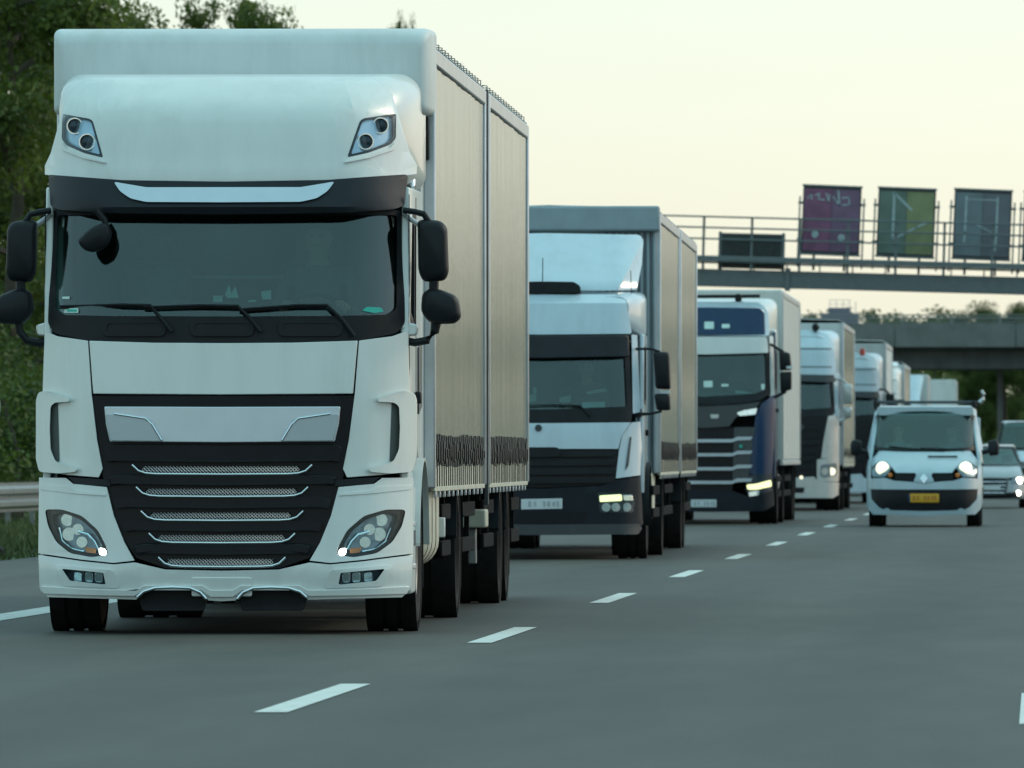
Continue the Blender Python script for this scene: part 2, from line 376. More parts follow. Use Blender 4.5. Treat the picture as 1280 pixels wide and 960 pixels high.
M_LINE = mk('road_marking_paint', (.62, .66, .64), .6, var=.16, scale=9, dirt=.45)
def strip(name, x0, x1, Ys, z, mat, parent=None, curve=True):
    bm = bmesh.new(); rows = []
    for Y in Ys:
        o = xoff(Y) if curve else 0
        rows.append((bm.verts.new((x0+o, Y, z)), bm.verts.new((x1+o, Y, z))))
    for a, b in zip(rows, rows[1:]): bm.faces.new((a[0], a[1], b[1], b[0]))
    return bm_link(name, bm, mat, parent, smooth=False)
bm = bmesh.new(); v = [bm.verts.new(p) for p in ((-6000, -1500, -.05), (6000, -1500, -.05), (6000, 9000, -.05), (-6000, 9000, -.05))]; bm.faces.new(v)
tag(bm_link('ground', bm, M_GRASS, recalc=False), kind='structure')
YS = [-120, -40, 0]+list(range(20, 420, 20))+list(range(420, 1000, 15))
road = tag(strip('road', -11.6, 11.5, YS, 0., M_ASPH), kind='structure')
strip('edge_line', -7.68, -7.36, YS[1:-4], .004, M_LINE, road)
for k in range(-2, 16):
    for xl in (-3.5, -.014):
        yc = 50.2+17.65*k+(0 if xl < -1 else -1.9)
        o = strip('lane_dash', xl-.077, xl+.077, [yc-2.95, yc, yc+2.95], .004, M_LINE, road)
# verge grass: uncountable blades beside the shoulder
def grass_patch():
    g = np.random.default_rng(3); n = 16000
    Y = g.uniform(112, 178, n); X = g.uniform(-19.5, -11.7, n); h = g.uniform(.06, .22, n)*np.where(X > -12.4, .5, 1.); a = g.uniform(0, 6.283, n)
    w = .022; dx, dy = np.cos(a)*w, np.sin(a)*w; lx, ly = g.normal(0, .07, n), g.normal(0, .07, n)
    P = np.empty((n, 3, 3)); z0 = np.full(n, -.05)
    P[:, 0] = np.stack([X-dx, Y-dy, z0], 1); P[:, 1] = np.stack([X+dx, Y+dy, z0], 1); P[:, 2] = np.stack([X+lx, Y+ly, h], 1)
    me = bpy.data.meshes.new('verge_grass'); me.from_pydata(P.reshape(-1, 3).tolist(), [], np.arange(n*3).reshape(-1, 3).tolist())
    tag(link('verge_grass', me, mk('grass_blades', (.06, .085, .022), .8, var=.4, scale=.6), smooth=False), 'rough green verge grass growing between shoulder and guardrail', 'grass', kind='stuff')
grass_patch()
# ================================================================== guardrail on the verge
GX = -16.2
gr = empty('guardrail', (GX, 118, -.05), 0, 'galvanised guardrail with two ribs on posts left of the leading truck', 'guardrail')
prof = [(.0, .31), (.0, .36), (.075, .40), (.075, .47), (.0, .52), (.0, .56), (.075, .60), (.075, .67), (.0, .72), (.0, .77)]
for s in range(20):
    bm = bmesh.new(); y0, y1 = s*9.0, s*9.0+9.06
    for off in (0, .004):
        pass
    a = [bm.verts.new((p[0]+.004*(s % 2), y0, p[1]+.03)) for p in prof]; b = [bm.verts.new((p[0]+.004*(s % 2), y1, p[1]+.03)) for p in prof]
    for i in range(len(prof)-1): bm.faces.new((a[i], a[i+1], b[i+1], b[i]))
    thicken(bm, Vector((-.004, 0, 0))); bm_link('rail', bm, M_STEEL, gr, ang=25)
for s in range(45):
    bm = bmesh.new(); y = s*4.0+1.5; add_box(bm, -.11, -.03, y-.03, y+.03, 0, .74); add_box(bm, -.03, -.006, y-.05, y+.05, .42, .66)
    bm_link('post', bm, M_STEEL, gr, .006)
# ================================================================== temporary round sign at the left edge of the picture
sg = empty('round_sign', (-12.57, 122, 0), 0, 'round white rimmed sign on a short post in a black rubber foot', 'sign')
bm = bmesh.new(); add_box(bm, -.38, .38, -.2, .2, -.045, .10); bm_link('rubber_foot', bm, M_RUBBER, sg, .05, 3)
tube('post', [(0, 0, .08), (0, 0, 1.62)], .03, M_STEEL, sg, 10)
lathe('sign_plate', [(-.05, .31), (-.035, .31)], (0, 0, 1.75), mk('sign_grey', (.18, .20, .20), .6), sg, 40)
lathe('sign_rim', [(-.062, .325), (-.052, .345), (-.03, .345), (-.025, .325), (-.03, .30), (-.062, .30), (-.062, .325)], (0, 0, 1.75), M_WHITE, sg, 40)
# ================================================================== trees
def leaf_mat(name, c, c2):
    m = bpy.data.materials.new(name); m.use_nodes = True; n, l = m.node_tree.nodes, m.node_tree.links; b = n['Principled BSDF']
    tc = n.new('ShaderNodeTexCoord'); z = n.new('ShaderNodeTexNoise'); z.inputs['Scale'].default_value = .8; z.inputs['Detail'].default_value = 6
    l.new(tc.outputs['Object'], z.inputs['Vector']); r = n.new('ShaderNodeValToRGB')
    r.color_ramp.elements[0].position = .35; r.color_ramp.elements[1].position = .68
    r.color_ramp.elements[0].color = (*c, 1); r.color_ramp.elements[1].color = (*c2, 1)
    l.new(z.outputs['Fac'], r.inputs['Fac']); l.new(r.outputs['Color'], b.inputs['Base Color']); b.inputs['Roughness'].default_value = .6
    t = n.new('ShaderNodeBsdfTranslucent'); l.new(r.outputs['Color'], t.inputs['Color']); mx = n.new('ShaderNodeMixShader'); mx.inputs[0].default_value = .42
    l.new(b.outputs[0], mx.inputs[1]); l.new(t.outputs[0], mx.inputs[2]); l.new(mx.outputs[0], n['Material Output'].inputs['Surface']); return m
M_LEAF = [leaf_mat('leaf_mid_green', (.045, .080, .012), (.165, .210, .034)), leaf_mat('leaf_dark_green', (.030, .062, .010), (.105, .155, .026)), leaf_mat('leaf_pale_green', (.06, .09, .02), (.17, .20, .045))]
M_BARK = mk('bark', (.075, .06, .045), .9, var=.3, scale=8, bump=.5, bscale=14)
def limbs(seed, H, rad, base):
    g = random.Random(seed); bm = bmesh.new(); tips = []
    top = Vector((g.uniform(-.3, .3), g.uniform(-.3, .3), H*.86))
    tr = [Vector((0, 0, -.1)), Vector((g.uniform(-.1, .1), g.uniform(-.1, .1), H*.25)), Vector((g.uniform(-.2, .2), g.uniform(-.2, .2), H*.55)), top]
    add_tube(bm, tr, [H*.022, H*.017, H*.011, .02], 8)
    for i in range(16):
        t = base+(.95-base)*i/16; z = H*t
        k = min(2, int(t/.3)); p = tr[k].lerp(tr[k+1], max(0, min(1, (z-tr[k].z)/(tr[k+1].z-tr[k].z+1e-6))))
        a = i*2.4+g.uniform(-.4, .4); ln = rad*(1.0-.55*abs(t-.5)*2*.8)*g.uniform(.7, 1.05)
        e = p+Vector((math.cos(a)*ln, math.sin(a)*ln, ln*g.uniform(.25, .75))); mid = p.lerp(e, .5)+Vector((0, 0, -.08*ln))
        add_tube(bm, [p, mid, e], [H*.007, H*.005, .012], 5); tips += [mid, e, p.lerp(e, .75)]
        for q in range(2):
            s2 = mid.lerp(e, g.uniform(.1, .7)); e2 = s2+Vector((g.uniform(-1, 1), g.uniform(-1, 1), g.uniform(.1, .9)))*ln*.4
            add_tube(bm, [s2, e2], [H*.004, .008], 4); tips.append(e2)
    tips.append(top)
    return bm, tips
def leaves(seed, centres, n, spread, ls):
    g = np.random.default_rng(seed); C = np.array([tuple(c) for c in centres]); idx = g.integers(0, len(C), n)
    w = g.uniform(.45, 1.25, len(C))[idx][:, None]
    d = g.normal(0, 1, (n, 3)); d /= np.linalg.norm(d, axis=1)[:, None]; rr = g.uniform(0, 1, n)[:, None]**.45
    P = C[idx]+d*rr*spread*w*np.array([1, 1, .75])
    nrm = d*.6+g.normal(0, .6, (n, 3))+np.array([0, 0, .35]); nrm /= np.linalg.norm(nrm, axis=1)[:, None]
    ax = np.cross(nrm, g.normal(0, 1, (n, 3))); ax /= np.linalg.norm(ax, axis=1)[:, None]; bx = np.cross(nrm, ax)
    L = ls*g.uniform(.6, 1.35, n)[:, None]; V = np.empty((n, 4, 3))
    V[:, 0] = P-ax*L; V[:, 1] = P-bx*L*.5+nrm*L*.12; V[:, 2] = P+ax*L; V[:, 3] = P+bx*L*.5+nrm*L*.12
    me = bpy.data.meshes.new('crown'); me.from_pydata(V.reshape(-1, 3).tolist(), [], np.arange(n*4).reshape(-1, 4).tolist()); return me
VARI = []
for i, (rad, base, n, spr, ls) in enumerate(((2.7, .22, 52000, .85, .066), (2.0, .25, 12000, .55, .066), (3.2, .14, 30000, .85, .075))):
    bm, tips = limbs(11+i, 10., rad, base); bmesh.ops.recalc_face_normals(bm, faces=bm.faces)
    tm = bpy.data.meshes.new('trunk'); bm.to_mesh(tm); bm.free(); tm.materials.append(M_BARK); smooth_me(tm)
    VARI.append((tm, tips, n, spr, ls, {}))
def tree(X, Y, H, var, label, group=None, wide=1., leaf=0, z=-.05):
    tm, tips, n, spr, ls, cache = VARI[var]
    if leaf not in cache:
        cm = leaves(40+var*3+leaf, tips, n, spr, ls); cm.materials.append(M_LEAF[leaf]); cache[leaf] = cm
    r = empty('tree', (X, Y, z), rng.uniform(0, 6.28), label, 'tree', group); s = H/10.6
    r.scale = (s*wide, s*wide, s)
    for nm, me in (('trunk', tm), ('crown', cache[leaf])):
        o = bpy.data.objects.new(nm, me); COL.objects.link(o); o.parent = r
    return r
def txy(px, Y): return (px-VX)*Y/F
def th(py, Y): return CH+(HY-py)*Y/F+.05
tree(txy(10, 204), 204, th(-140, 204), 2, 'tallest leafy tree rising behind guardrail at the left picture edge', wide=.95)
tree(txy(-90, 214), 214, th(-90, 214), 0, 'leafy tree just beyond the left picture edge behind the guardrail', wide=1.1, leaf=1)
tree(txy(75, 228), 228, th(-25, 228), 0, 'leafy tree beside the leading truck cab, right of the tallest tree', wide=.8)
for px, Y, top, va, wd, lf, lab in ((208, 262, -30, 1, .55, 2, 'tree top showing above the left half of the leading truck roof'), (292, 256, -85, 1, .62, 0, 'tree top showing above the middle of the leading truck roof'),
        (345, 262, -28, 1, .5, 2, 'small tree top right of middle above the leading truck roof'), (501, 300, -52, 1, .17, 0, 'slender tree tip above the right end of the leading truck roof'),
        (472, 305, 4, 1, .45, 1, 'low tree tip just left of the slender one above the truck roof'), (548, 330, 22, 1, .3, 2, 'thin tree tip above the front of the leading truck side curtain'), (580, 340, 50, 1, .3, 0, 'faint tree tip above the middle of the leading truck side curtain')):
    tree(txy(px, Y), Y, th(top, Y), va, lab, 'trees behind the leading truck', wd, lf)
# undergrowth behind the guardrail and the wood beyond the bridge: each reads as one leafy mass
def thicket(name, spots, n, ls, leaf, label, cat, trunks=True):
    g = random.Random(17); cs = []; bm = bmesh.new()
    for (x, y, h, w) in spots:
        for q in range(max(6, int(h*w*2.2))):
            t = g.random()**.8; rr = w*(1-.55*t)*math.sqrt(g.random()); an = g.uniform(0, 6.283)
            cs.append((x+rr*math.cos(an), y+rr*math.sin(an), .2+t*h))
        if trunks: add_tube(bm, [(x, y, -.1), (x+g.uniform(-.2, .2), y, h*.5), (x+g.uniform(-.4, .4), y, h*.9)], [h*.018, h*.012, .03], 6)
    me = leaves(91, cs, n, .8, ls); me.name = name; me.materials.append(M_LEAF[leaf]); me.materials.append(M_BARK)
    b2 = bmesh.new(); b2.from_mesh(me); nf = len(b2.faces); tm = bpy.data.meshes.new('tmp'); bm.to_mesh(tm); bm.free(); b2.from_mesh(tm); b2.faces.ensure_lookup_table()
    for f in b2.faces[nf:]: f.material_index = 1
    b2.to_mesh(me); b2.free(); bpy.data.meshes.remove(tm)
    o = bpy.data.objects.new(name, me); COL.objects.link(o); tag(o, label, cat, kind='stuff')
g_ = random.Random(4)
thicket('undergrowth', [(-18.0-(i % 4)*1.15+g_.uniform(-.4, .4), 168+i*1.5, g_.uniform(1.6, 2.6)+(i % 4)*.75, 1.1) for i in range(34)], 60000, .07, 1, 'dense dark green undergrowth behind the guardrail left of the leading truck', 'undergrowth')
wood = []
for i in range(60):
    Y = 476+i*5.2; X = -15.+xoff(Y)+g_.uniform(-3.5, 1.)-(i % 3)*2.
    wood.append((X, Y, th(403+g_.uniform(-6, 10), Y), g_.uniform(1.8, 2.6)))
for i in range(40):
    Y = 470+i*7.5; wood.append((-12.6+xoff(Y)+g_.uniform(-.5, .5), Y, g_.uniform(2, 4.5), 1.6))
thicket('wood', wood, 90000, .16, 1, 'dark green wood beyond the road bridge', 'wood')
thicket('unseen_tree_belt', [(27+xoff(200+i*6)+g_.uniform(-2, 2), 200+i*6, g_.uniform(5.5, 8), 2.6) for i in range(84)], 45000, .26, 1, 'unseen belt of trees added right of the motorway, mirrored dark in the side curtains', 'trees')  # out of view; added and sized for the dark reflection in truck side curtains
for px, top, w_, lab in ((1222, 380, .7, 'dark tree top showing above the bridge railing, left of the taller one'), (1256, 368, .8, 'taller dark tree top above the bridge railing near the right picture edge')):
    Y = 560.; tree(txy(px, Y), Y, th(top, Y), 0, lab, 'tree tops above the bridge', w_, 1)
# ================================================================== road bridge
BY = 430.
br = empty('road_bridge', (0, BY, 0), 0, 'grey concrete road bridge crossing the motorway behind the trucks', 'bridge')
def bz(py): return CH+(HY-py)*BY/F
x0, x1 = -46., 34.
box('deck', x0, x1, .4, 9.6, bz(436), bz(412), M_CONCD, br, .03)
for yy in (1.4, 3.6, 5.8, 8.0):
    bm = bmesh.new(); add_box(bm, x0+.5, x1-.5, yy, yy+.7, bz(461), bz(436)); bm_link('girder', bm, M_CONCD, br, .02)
for yy in (0., 9.5):
    for k in range(16):
        a = x0+k*5.; box('parapet_panel', a+.012, a+4.988, yy, yy+.4, bz(434), bz(404), M_CONC, br, .02)
    for k in range(41):
        a = x0+k*2.; bm = bmesh.new(); add_box(bm, a+.3, a+.36, yy+.17, yy+.23, bz(404), bz(393)-.02); bm_link('rail_post', bm, M_STEEL, br)
    for z in (bz(393)-.05, bz(398)-.03):
        bm = bmesh.new(); add_box(bm, x0, x1, yy+.16, yy+.24, z, z+.05); bm_link('hand_rail', bm, M_STEEL, br, .01)
for px in (1250, ):
    xx = (px-VX)*(BY+5)/F+9.2
for xx in (-1.66, 13.2, -17.5):
    for yy in (2.0, 7.6) if xx < -10 or xx > 5 else (4.6,):
        lathe('pier', [(-.1, .13 if abs(xx) < 3 else .4), (bz(461)+.02, .13 if abs(xx) < 3 else .4)], (xx, yy, 0), M_CONC, br, 20, 'z')
for s, xx in ((-1, x0), (1, x1)):
    box('abutment', xx-2.5 if s < 0 else xx-1.5, xx+1.5 if s < 0 else xx+2.5, -.3, 10.2, -.2, bz(462)+.001, M_CONC, br, .05)
# small plant cabinet with a railed roof on the bridge
cb = empty('bridge_cabinet', ((1050-VX)*(BY+3)/F, BY+3, bz(412)), 0, 'purple grey stepped cabinet with a railed top standing on the bridge', 'cabinet')
M_CAB = mk('cabinet_paint', (.17, .17, .21), .6, var=.1)
box('lower_box', -.78, .78, 0, .9, 0, .72, M_CAB, cb, .02); box('upper_box', -.48, .45, .1, .8, .722, .95, M_CAB, cb, .02)
for xx in (-.42, -.14, .14, .42): tube('rail_post', [(xx, .15, .93), (xx, .15, 1.28)], .015, M_ALU, cb, 6)
for z in (1.1, 1.27): tube('rail', [(-.44, .15, z), (.44, .15, z)], .013, M_ALU, cb, 6)
tube('mast', [(.66, .3, .7), (.66, .3, 1.2)], .02, M_ALU, cb, 6)
# ================================================================== sign gantry
GY = 255.; GT = math.atan(.0275); GX0 = (1075-VX)*GY/F
def gz(py): return CH+(HY-py)*GY/F
def gx(px): return (px-1075)*GY/F
gt = empty('sign_gantry', (GX0, GY, 0), 0, 'grey steel sign gantry with railed walkway spanning the road', 'gantry')
ZP = gz(352)                                           # tilt about the beam above px 1075
def gl(px, py):                                        # photo pixel -> gantry frame, tilt removed
    x = gx(px); return x, gz(py)+math.tan(GT)*x
def gpart(o): o.location = (0, 0, ZP); o.rotation_euler = (0, GT, 0); return o
def gbox(name, px0, px1, py0, py1, y0, y1, mat, parent, bevel=.008, pin=1075):
    """px0..py1 read off near px `pin`"""
    dz = math.tan(GT)*gx(pin); x0_, x1_ = gx(px0), gx(px1)
    bm = bmesh.new(); add_box(bm, x0_, x1_, y0, y1, gz(py1)+dz-ZP, gz(py0)+dz-ZP); return bm_link(name, bm, mat, parent, bevel)
XL, XR = 390, 1640
for nm, a, b, y0, y1, pin in (('beam', 341.5, 363, -.35, .35, 1075), ('walkway_kerb', 325, 332, -.62, -.56, 1075), ('walkway_deck', 332.2, 333.5, -.6, .9, 1075)):
    gpart(gbox(nm, XL, XR, a, b, y0, y1, M_GANTRY, gt, .015))
for py in (276.5, 290, 304): gpart(gbox('hand_rail', XL, XR, py-1.1, py+1.1, -.62, -.58, M_GANTRY, gt, .01))
px = 399.5
while px < XR:
    gpart(gbox('rail_post', px-1.6, px+1.6, 276, 342, -.56, -.50, M_GANTRY, gt, .006)); px += 60.
px = 410
while px < XR:
    gpart(gbox('bracket', px-.8, px+.8, 331, 342, -.3, -.25, M_GANTRY, gt, .003)); px += 41.
for px in (985, 1300, 690): gpart(gbox('beam_joint', px-3, px+3, 338, 366, -.40, .40, M_GANTRY, gt, .01))
for xx in (gx(XL)+.3, gx(XR)-.3):
    bm = bmesh.new(); add_box(bm, xx-.3, xx+.3, -.3, .3, -.05, ZP+.1-math.tan(GT)*xx); bm_link('leg', bm, M_GANTRY, gt, .03)
M_PURP = mk('purple_sign_face', (.20, .075, .15), .5, var=.25, scale=2.5); M_PURP2 = mk('violet_sign_face', (.17, .095, .17), .5, var=.2, scale=2)
M_TEALS = mk('green_sign_face', (.115, .17, .145), .5, var=.2, scale=2); M_YELS = mk('yellow_green_sign_face', (.21, .24, .12), .5, var=.2, scale=2)
M_GREYS = mk('slate_sign_face', (.15, .19, .215), .5, var=.15, scale=2); M_GREYS2 = mk('dull_mauve_sign_face', (.13, .14, .165), .5, var=.15, scale=2)
M_MARK = mk('pale_sign_marks', (.34, .42, .44), .5, var=.2, scale=9)
def matrix_sign(px0, px1, py0, py1, ml, mr, label, marks, dots=()):
    pc = (px0+px1)/2; xc = gx(pc); zc = gz((py0+py1)/2)
    r = empty('matrix_sign', (GX0+xc, GY-.02, zc), 0, label, 'sign', 'signs on the gantry'); r.rotation_euler = (0, GT*1.5, 0)
    w = (px1-px0)*GY/F/2; h = (py1-py0)*GY/F/2; k = GY/F
    box('housing', -w, w, .0, .28, -h, h, M_GREYP, r, .02)
    box('face_half', -w+.04, -.006, -.014, -.002, -h+.05, h-.05, ml, r, .003); box('face_half', .006, w-.04, -.014, -.002, -h+.05, h-.05, mr, r, .003)
    for z0, z1 in ((h, h+.05), (-h-.05, -h)): box('frame_rail', -w-.02, w+.02, -.05, .3, z0, z1, M_GANTRY, r, .006)
    for s in (-1, 1): box('hanger', s*(w+.07)-.02, s*(w+.07)+.02, .05, .1, -h-.35, h-.25, M_GANTRY, r, .004)
    for s in (-1, 1):
        for z in (-h*.6, h*.5): box('clamp', s*w, s*(w+.11), .04, .11, z-.03, z+.03, M_GANTRY, r, .004)
    for s in (-.55, .5): box('foot_bracket', s*w-.03, s*w+.03, .03, .22, -h-.42, -h-.05, M_GANTRY, r, .004)
    for path, tk in marks:
        bm = bmesh.new()
        for a, b in zip(path, path[1:]):
            A = Vector(((a[0]-pc)*k, -.022, ((py0+py1)/2-a[1])*k)); B = Vector(((b[0]-pc)*k, -.022, ((py0+py1)/2-b[1])*k))
            d = (B-A).normalized(); nn = Vector((-d.z, 0, d.x))*tk*k/2
            vv = [bm.verts.new(q) for q in (A-nn-d*nn.length*.6, B-nn+d*nn.length*.6, B+nn+d*nn.length*.6, A+nn-d*nn.length*.6)]; bm.faces.new(vv)
        thicken(bm, Vector((0, .007, 0))); bm_link('mark', bm, M_MARK, r)
    for (a, b, q) in dots: lathe('lamp_disc', [(-.03, q*k*.9), (-.022, q*k), (-.013, q*k)], ((a-pc)*k, 0, ((py0+py1)/2-b)*k), M_MARK, r, 14)
matrix_sign(1003, 1076, 234, 317, M_PURP, M_PURP2, 'purple sign panel with two pale discs, leftmost of the three upright signs',
            [([(1009, 249), (1014, 243), (1014, 250)], 1.5), ([(1018, 245), (1024, 242), (1022, 250), (1030, 250)], 1.6), ([(1032, 242), (1036, 254), (1036, 243)], 1.6), ([(1047, 238), (1049, 256), (1044, 250)], 2),
             ([(1052, 247), (1061, 246), (1061, 255), (1053, 256)], 1.6), ([(1040, 246), (1045, 250)], 1.4)], [(1020, 294, 4.6), (1053, 297, 4.6)])
matrix_sign(1097, 1169, 237, 320, M_TEALS, M_YELS, 'green and yellow sign panel with pale triangle lines, middle of the three upright signs',
            [([(1117, 242), (1117, 299)], 3.2), ([(1118, 243), (1139, 262)], 3), ([(1117, 300), (1146, 284), (1160, 277)], 2.4)])
matrix_sign(1192, 1264, 239, 323, M_GREYS, M_GREYS2, 'slate grey sign panel with pale gate shaped lines, rightmost upright sign in view',
            [([(1207, 247), (1207, 292), (1206, 303)], 2.6), ([(1246, 247), (1246, 292), (1245, 313)], 2.6), ([(1209, 250), (1244, 250)], 1.2), ([(1218, 280), (1244, 292)], 1.3)])
matrix_sign(1279, 1351, 242, 326, M_GREYS, M_TEALS, 'sign panel cut off by the right picture edge on the gantry', [])
ds = empty('dark_sign_box', (GX0+gx(940), GY, gz(314)), 0, 'wide dark sign box behind the gantry railing, left of the purple sign', 'sign'); ds.rotation_euler = (0, GT, 0)
box('housing', -.78, .78, -.2, .2, -.43, .43, M_GREYP, ds, .02)
for xx in (-.79, .76): box('end_frame', xx-.02, xx+.05, -.24, .22, -.46, .46, M_GANTRY, ds, .006)
box('face', -.70, .70, -.215, -.203, -.36, .36, mk('dark_sign_face', (.02, .03, .032), .5, var=.3), ds, .003)
for xx in (-.4, .1, .48): box('divider', xx, xx+.02, -.23, -.214, -.36, .36, M_GREYP, ds, .002)
# ================================================================== people (seated, seen dimly through the glass)
def person(loc, label, shirt, arms=True, hair=(.05, .035, .025)):
    """seated figure, faces -y; loc = seat point under the hips"""
    V = [(0,0,.10,.15),(0,0,.30,.155),(0,-.01,.48,.165),(0,-.01,.56,.10),(0,-.015,.64,.058),(0,-.03,.70,.075),(0,-.03,.78,.092),(0,-.02,.85,.075)]
    E = [(i, i+1) for i in range(7)]
    def chain(start, pts):
        p = start
        for q in pts: V.append(q); E.append((p, len(V)-1)); p = len(V)-1
        return p
    for s in (-1, 1):
        chain(0, [(s*.11,-.06,.09,.095),(s*.15,-.40,.12,.075),(s*.16,-.47,.0,.06),(s*.16,-.46,-.30,.045),(s*.16,-.58,-.38,.04)])
        w = chain(2, [(s*.17,-.01,.51,.075),(s*.235,-.03,.44,.058),(s*.27,-.16,.24,.046),(s*.20,-.40,.30,.034),(s*.19,-.45,.315,.036)])
        for k in range(4): chain(w, [(s*(.165+.018*k),-.50,.34-.012*k,.010),(s*(.16+.018*k),-.525,.315-.012*k,.009),(s*(.16+.018*k),-.51,.295-.012*k,.008)])
        chain(w, [(s*.155,-.475,.325,.011),(s*.14,-.50,.335,.009)])
    chain(6, [(0,-.115,.755,.018)]); 
    for s in (-1, 1): chain(6, [(s*.095,-.02,.765,.018)])
    me = bpy.data.meshes.new('person'); me.from_pydata([v[:3] for v in V], E, [])
    o = bpy.data.objects.new('person', me); COL.objects.link(o); o.location = loc
    sk = o.modifiers.new('skin', 'SKIN'); sk.use_smooth_shade = True
    lay = me.skin_vertices if len(me.skin_vertices) else None
    if lay is None:
        bpy.context.view_layer.objects.active = o
        bm = bmesh.new(); bm.from_mesh(me); bm.verts.layers.skin.verify(); bm.to_mesh(me); bm.free()
    for i, v in enumerate(V): me.skin_vertices[0].data[i].radius = (v[3], v[3])
    for d in me.skin_vertices[0].data: d.use_root = False
    me.skin_vertices[0].data[0].use_root = True
    sb = o.modifiers.new('sub', 'SUBSURF'); sb.levels = 1; sb.render_levels = 1
    m = bpy.data.materials.new('clothed_person'); m.use_nodes = True; n, l = m.node_tree.nodes, m.node_tree.links; b = n['Principled BSDF']
    tc = n.new('ShaderNodeTexCoord'); sx = n.new('ShaderNodeSeparateXYZ'); l.new(tc.outputs['Object'], sx.inputs[0])
    a = n.new('ShaderNodeMath'); a.operation = 'GREATER_THAN'; a.inputs[1].default_value = .585; l.new(sx.outputs['Z'], a.inputs[0])
    c = n.new('ShaderNodeMath'); c.operation = 'LESS_THAN'; c.inputs[1].default_value = -.38; l.new(sx.outputs['Y'], c.inputs[0])
    e = n.new('ShaderNodeMath'); e.operation = 'GREATER_THAN'; e.inputs[1].default_value = .22; l.new(sx.outputs['Z'], e.inputs[0])
    f = n.new('ShaderNodeMath'); f.operation = 'MULTIPLY'; l.new(c.outputs[0], f.inputs[0]); l.new(e.outputs[0], f.inputs[1])
    g = n.new('ShaderNodeMath'); g.operation = 'MAXIMUM'; l.new(a.outputs[0], g.inputs[0]); l.new(f.outputs[0], g.inputs[1])
    mx = n.new('ShaderNodeMix'); mx.data_type = 'RGBA'; mx.inputs['A'].default_value = (*shirt, 1); mx.inputs['B'].default_value = (.50, .32, .24, 1)
    l.new(g.outputs[0], mx.inputs['Factor']); l.new(mx.outputs['Result'], b.inputs['Base Color']); b.inputs['Roughness'].default_value = .7
    me.materials.append(m); tag(o, label, 'person')
    bm = bmesh.new(); bmesh.ops.create_uvsphere(bm, u_segments=16, v_segments=10, radius=.108)
    bmesh.ops.delete(bm, geom=[v for v in bm.verts if v.co.z < -.02 and v.co.y < .03 or v.co.y < -.075 and v.co.z < .05], context='VERTS')
    for v in bm.verts: v.co = Vector((v.co.x*.95, v.co.y*1.08-.01, v.co.z*1.05+.805))
    bm_link('hair', bm, mk('hair_tone', hair, .6, var=.2), o)
    for s in (-1, 1):
        bm = bmesh.new(); bmesh.ops.create_uvsphere(bm, u_segments=10, v_segments=6, radius=.012)
        for v in bm.verts: v.co += Vector((s*.034, -.108, .785))
        bm_link('eye', bm, M_GLOSSBLACK, o)
    bm = bmesh.new(); add_box(bm, -.025, .025, -.118, -.10, .715, .722); bm_link('mouth', bm, mk('lips', (.35, .14, .12), .5), o, .003)
    return o
# ================================================================== shared builders for lorries
def cab_inside(root, W, zfloor, zdash, ztop, y0, y1, wheel_x=.55):
    box('dashboard', -W+.08, W-.08, y0, y0+.45, zfloor, zdash, M_DASH, root, .05, 3)
    box('cabin_rear_wall', -W+.06, W-.06, y1-.04, y1, zfloor, ztop, M_CABIN, root, .01)
    box('cabin_ceiling', -W+.1, W-.1, y0+.5, y1-.05, ztop-.05, ztop-.01, M_CABIN, root, .01)
    box('cabin_floor', -W+.06, W-.06, y0, y1, zfloor-.06, zfloor-.01, M_DASH, root, .01)
    for s in (-1, 1):
        box('seat', s*wheel_x-.25, s*wheel_x+.25, y0+.72, y0+1.2, zfloor+.22, zfloor+.42, M_SEAT, root, .05, 3)
        box('seat_back', s*wheel_x-.24, s*wheel_x+.24, y0+1.16, y0+1.32, zfloor+.40, zfloor+1.02, M_SEAT, root, .05, 3)
        box('head_rest', s*wheel_x-.13, s*wheel_x+.13, y0+1.18, y0+1.29, zfloor+1.04, zfloor+1.24, M_SEAT, root, .04, 3)
    bm = bmesh.new(); c = Vector((wheel_x, y0+.55, zdash+.02)); pts = []
    for k in range(25):
        a = 2*math.pi*k/24; pts.append(c+Vector((math.cos(a)*.22, math.sin(a)*.22*.55*.8, math.sin(a)*.22*.75)))
    add_tube(bm, pts, .017, 6, False); add_tube(bm, [c+Vector((-.2, 0, 0)), c+Vector((.2, 0, 0))], .014, 5); add_tube(bm, [c, c+Vector((0, -.1, -.25))], .02, 6)
    bm_link('steering_wheel', bm, M_BLACK, root)
def chassis(root, y0, y1, z=.92):
    for s in (-1, 1): box('frame_rail', s*.42-.04, s*.42+.04, y0, y1, z-.28, z, M_DARK, root, .01)
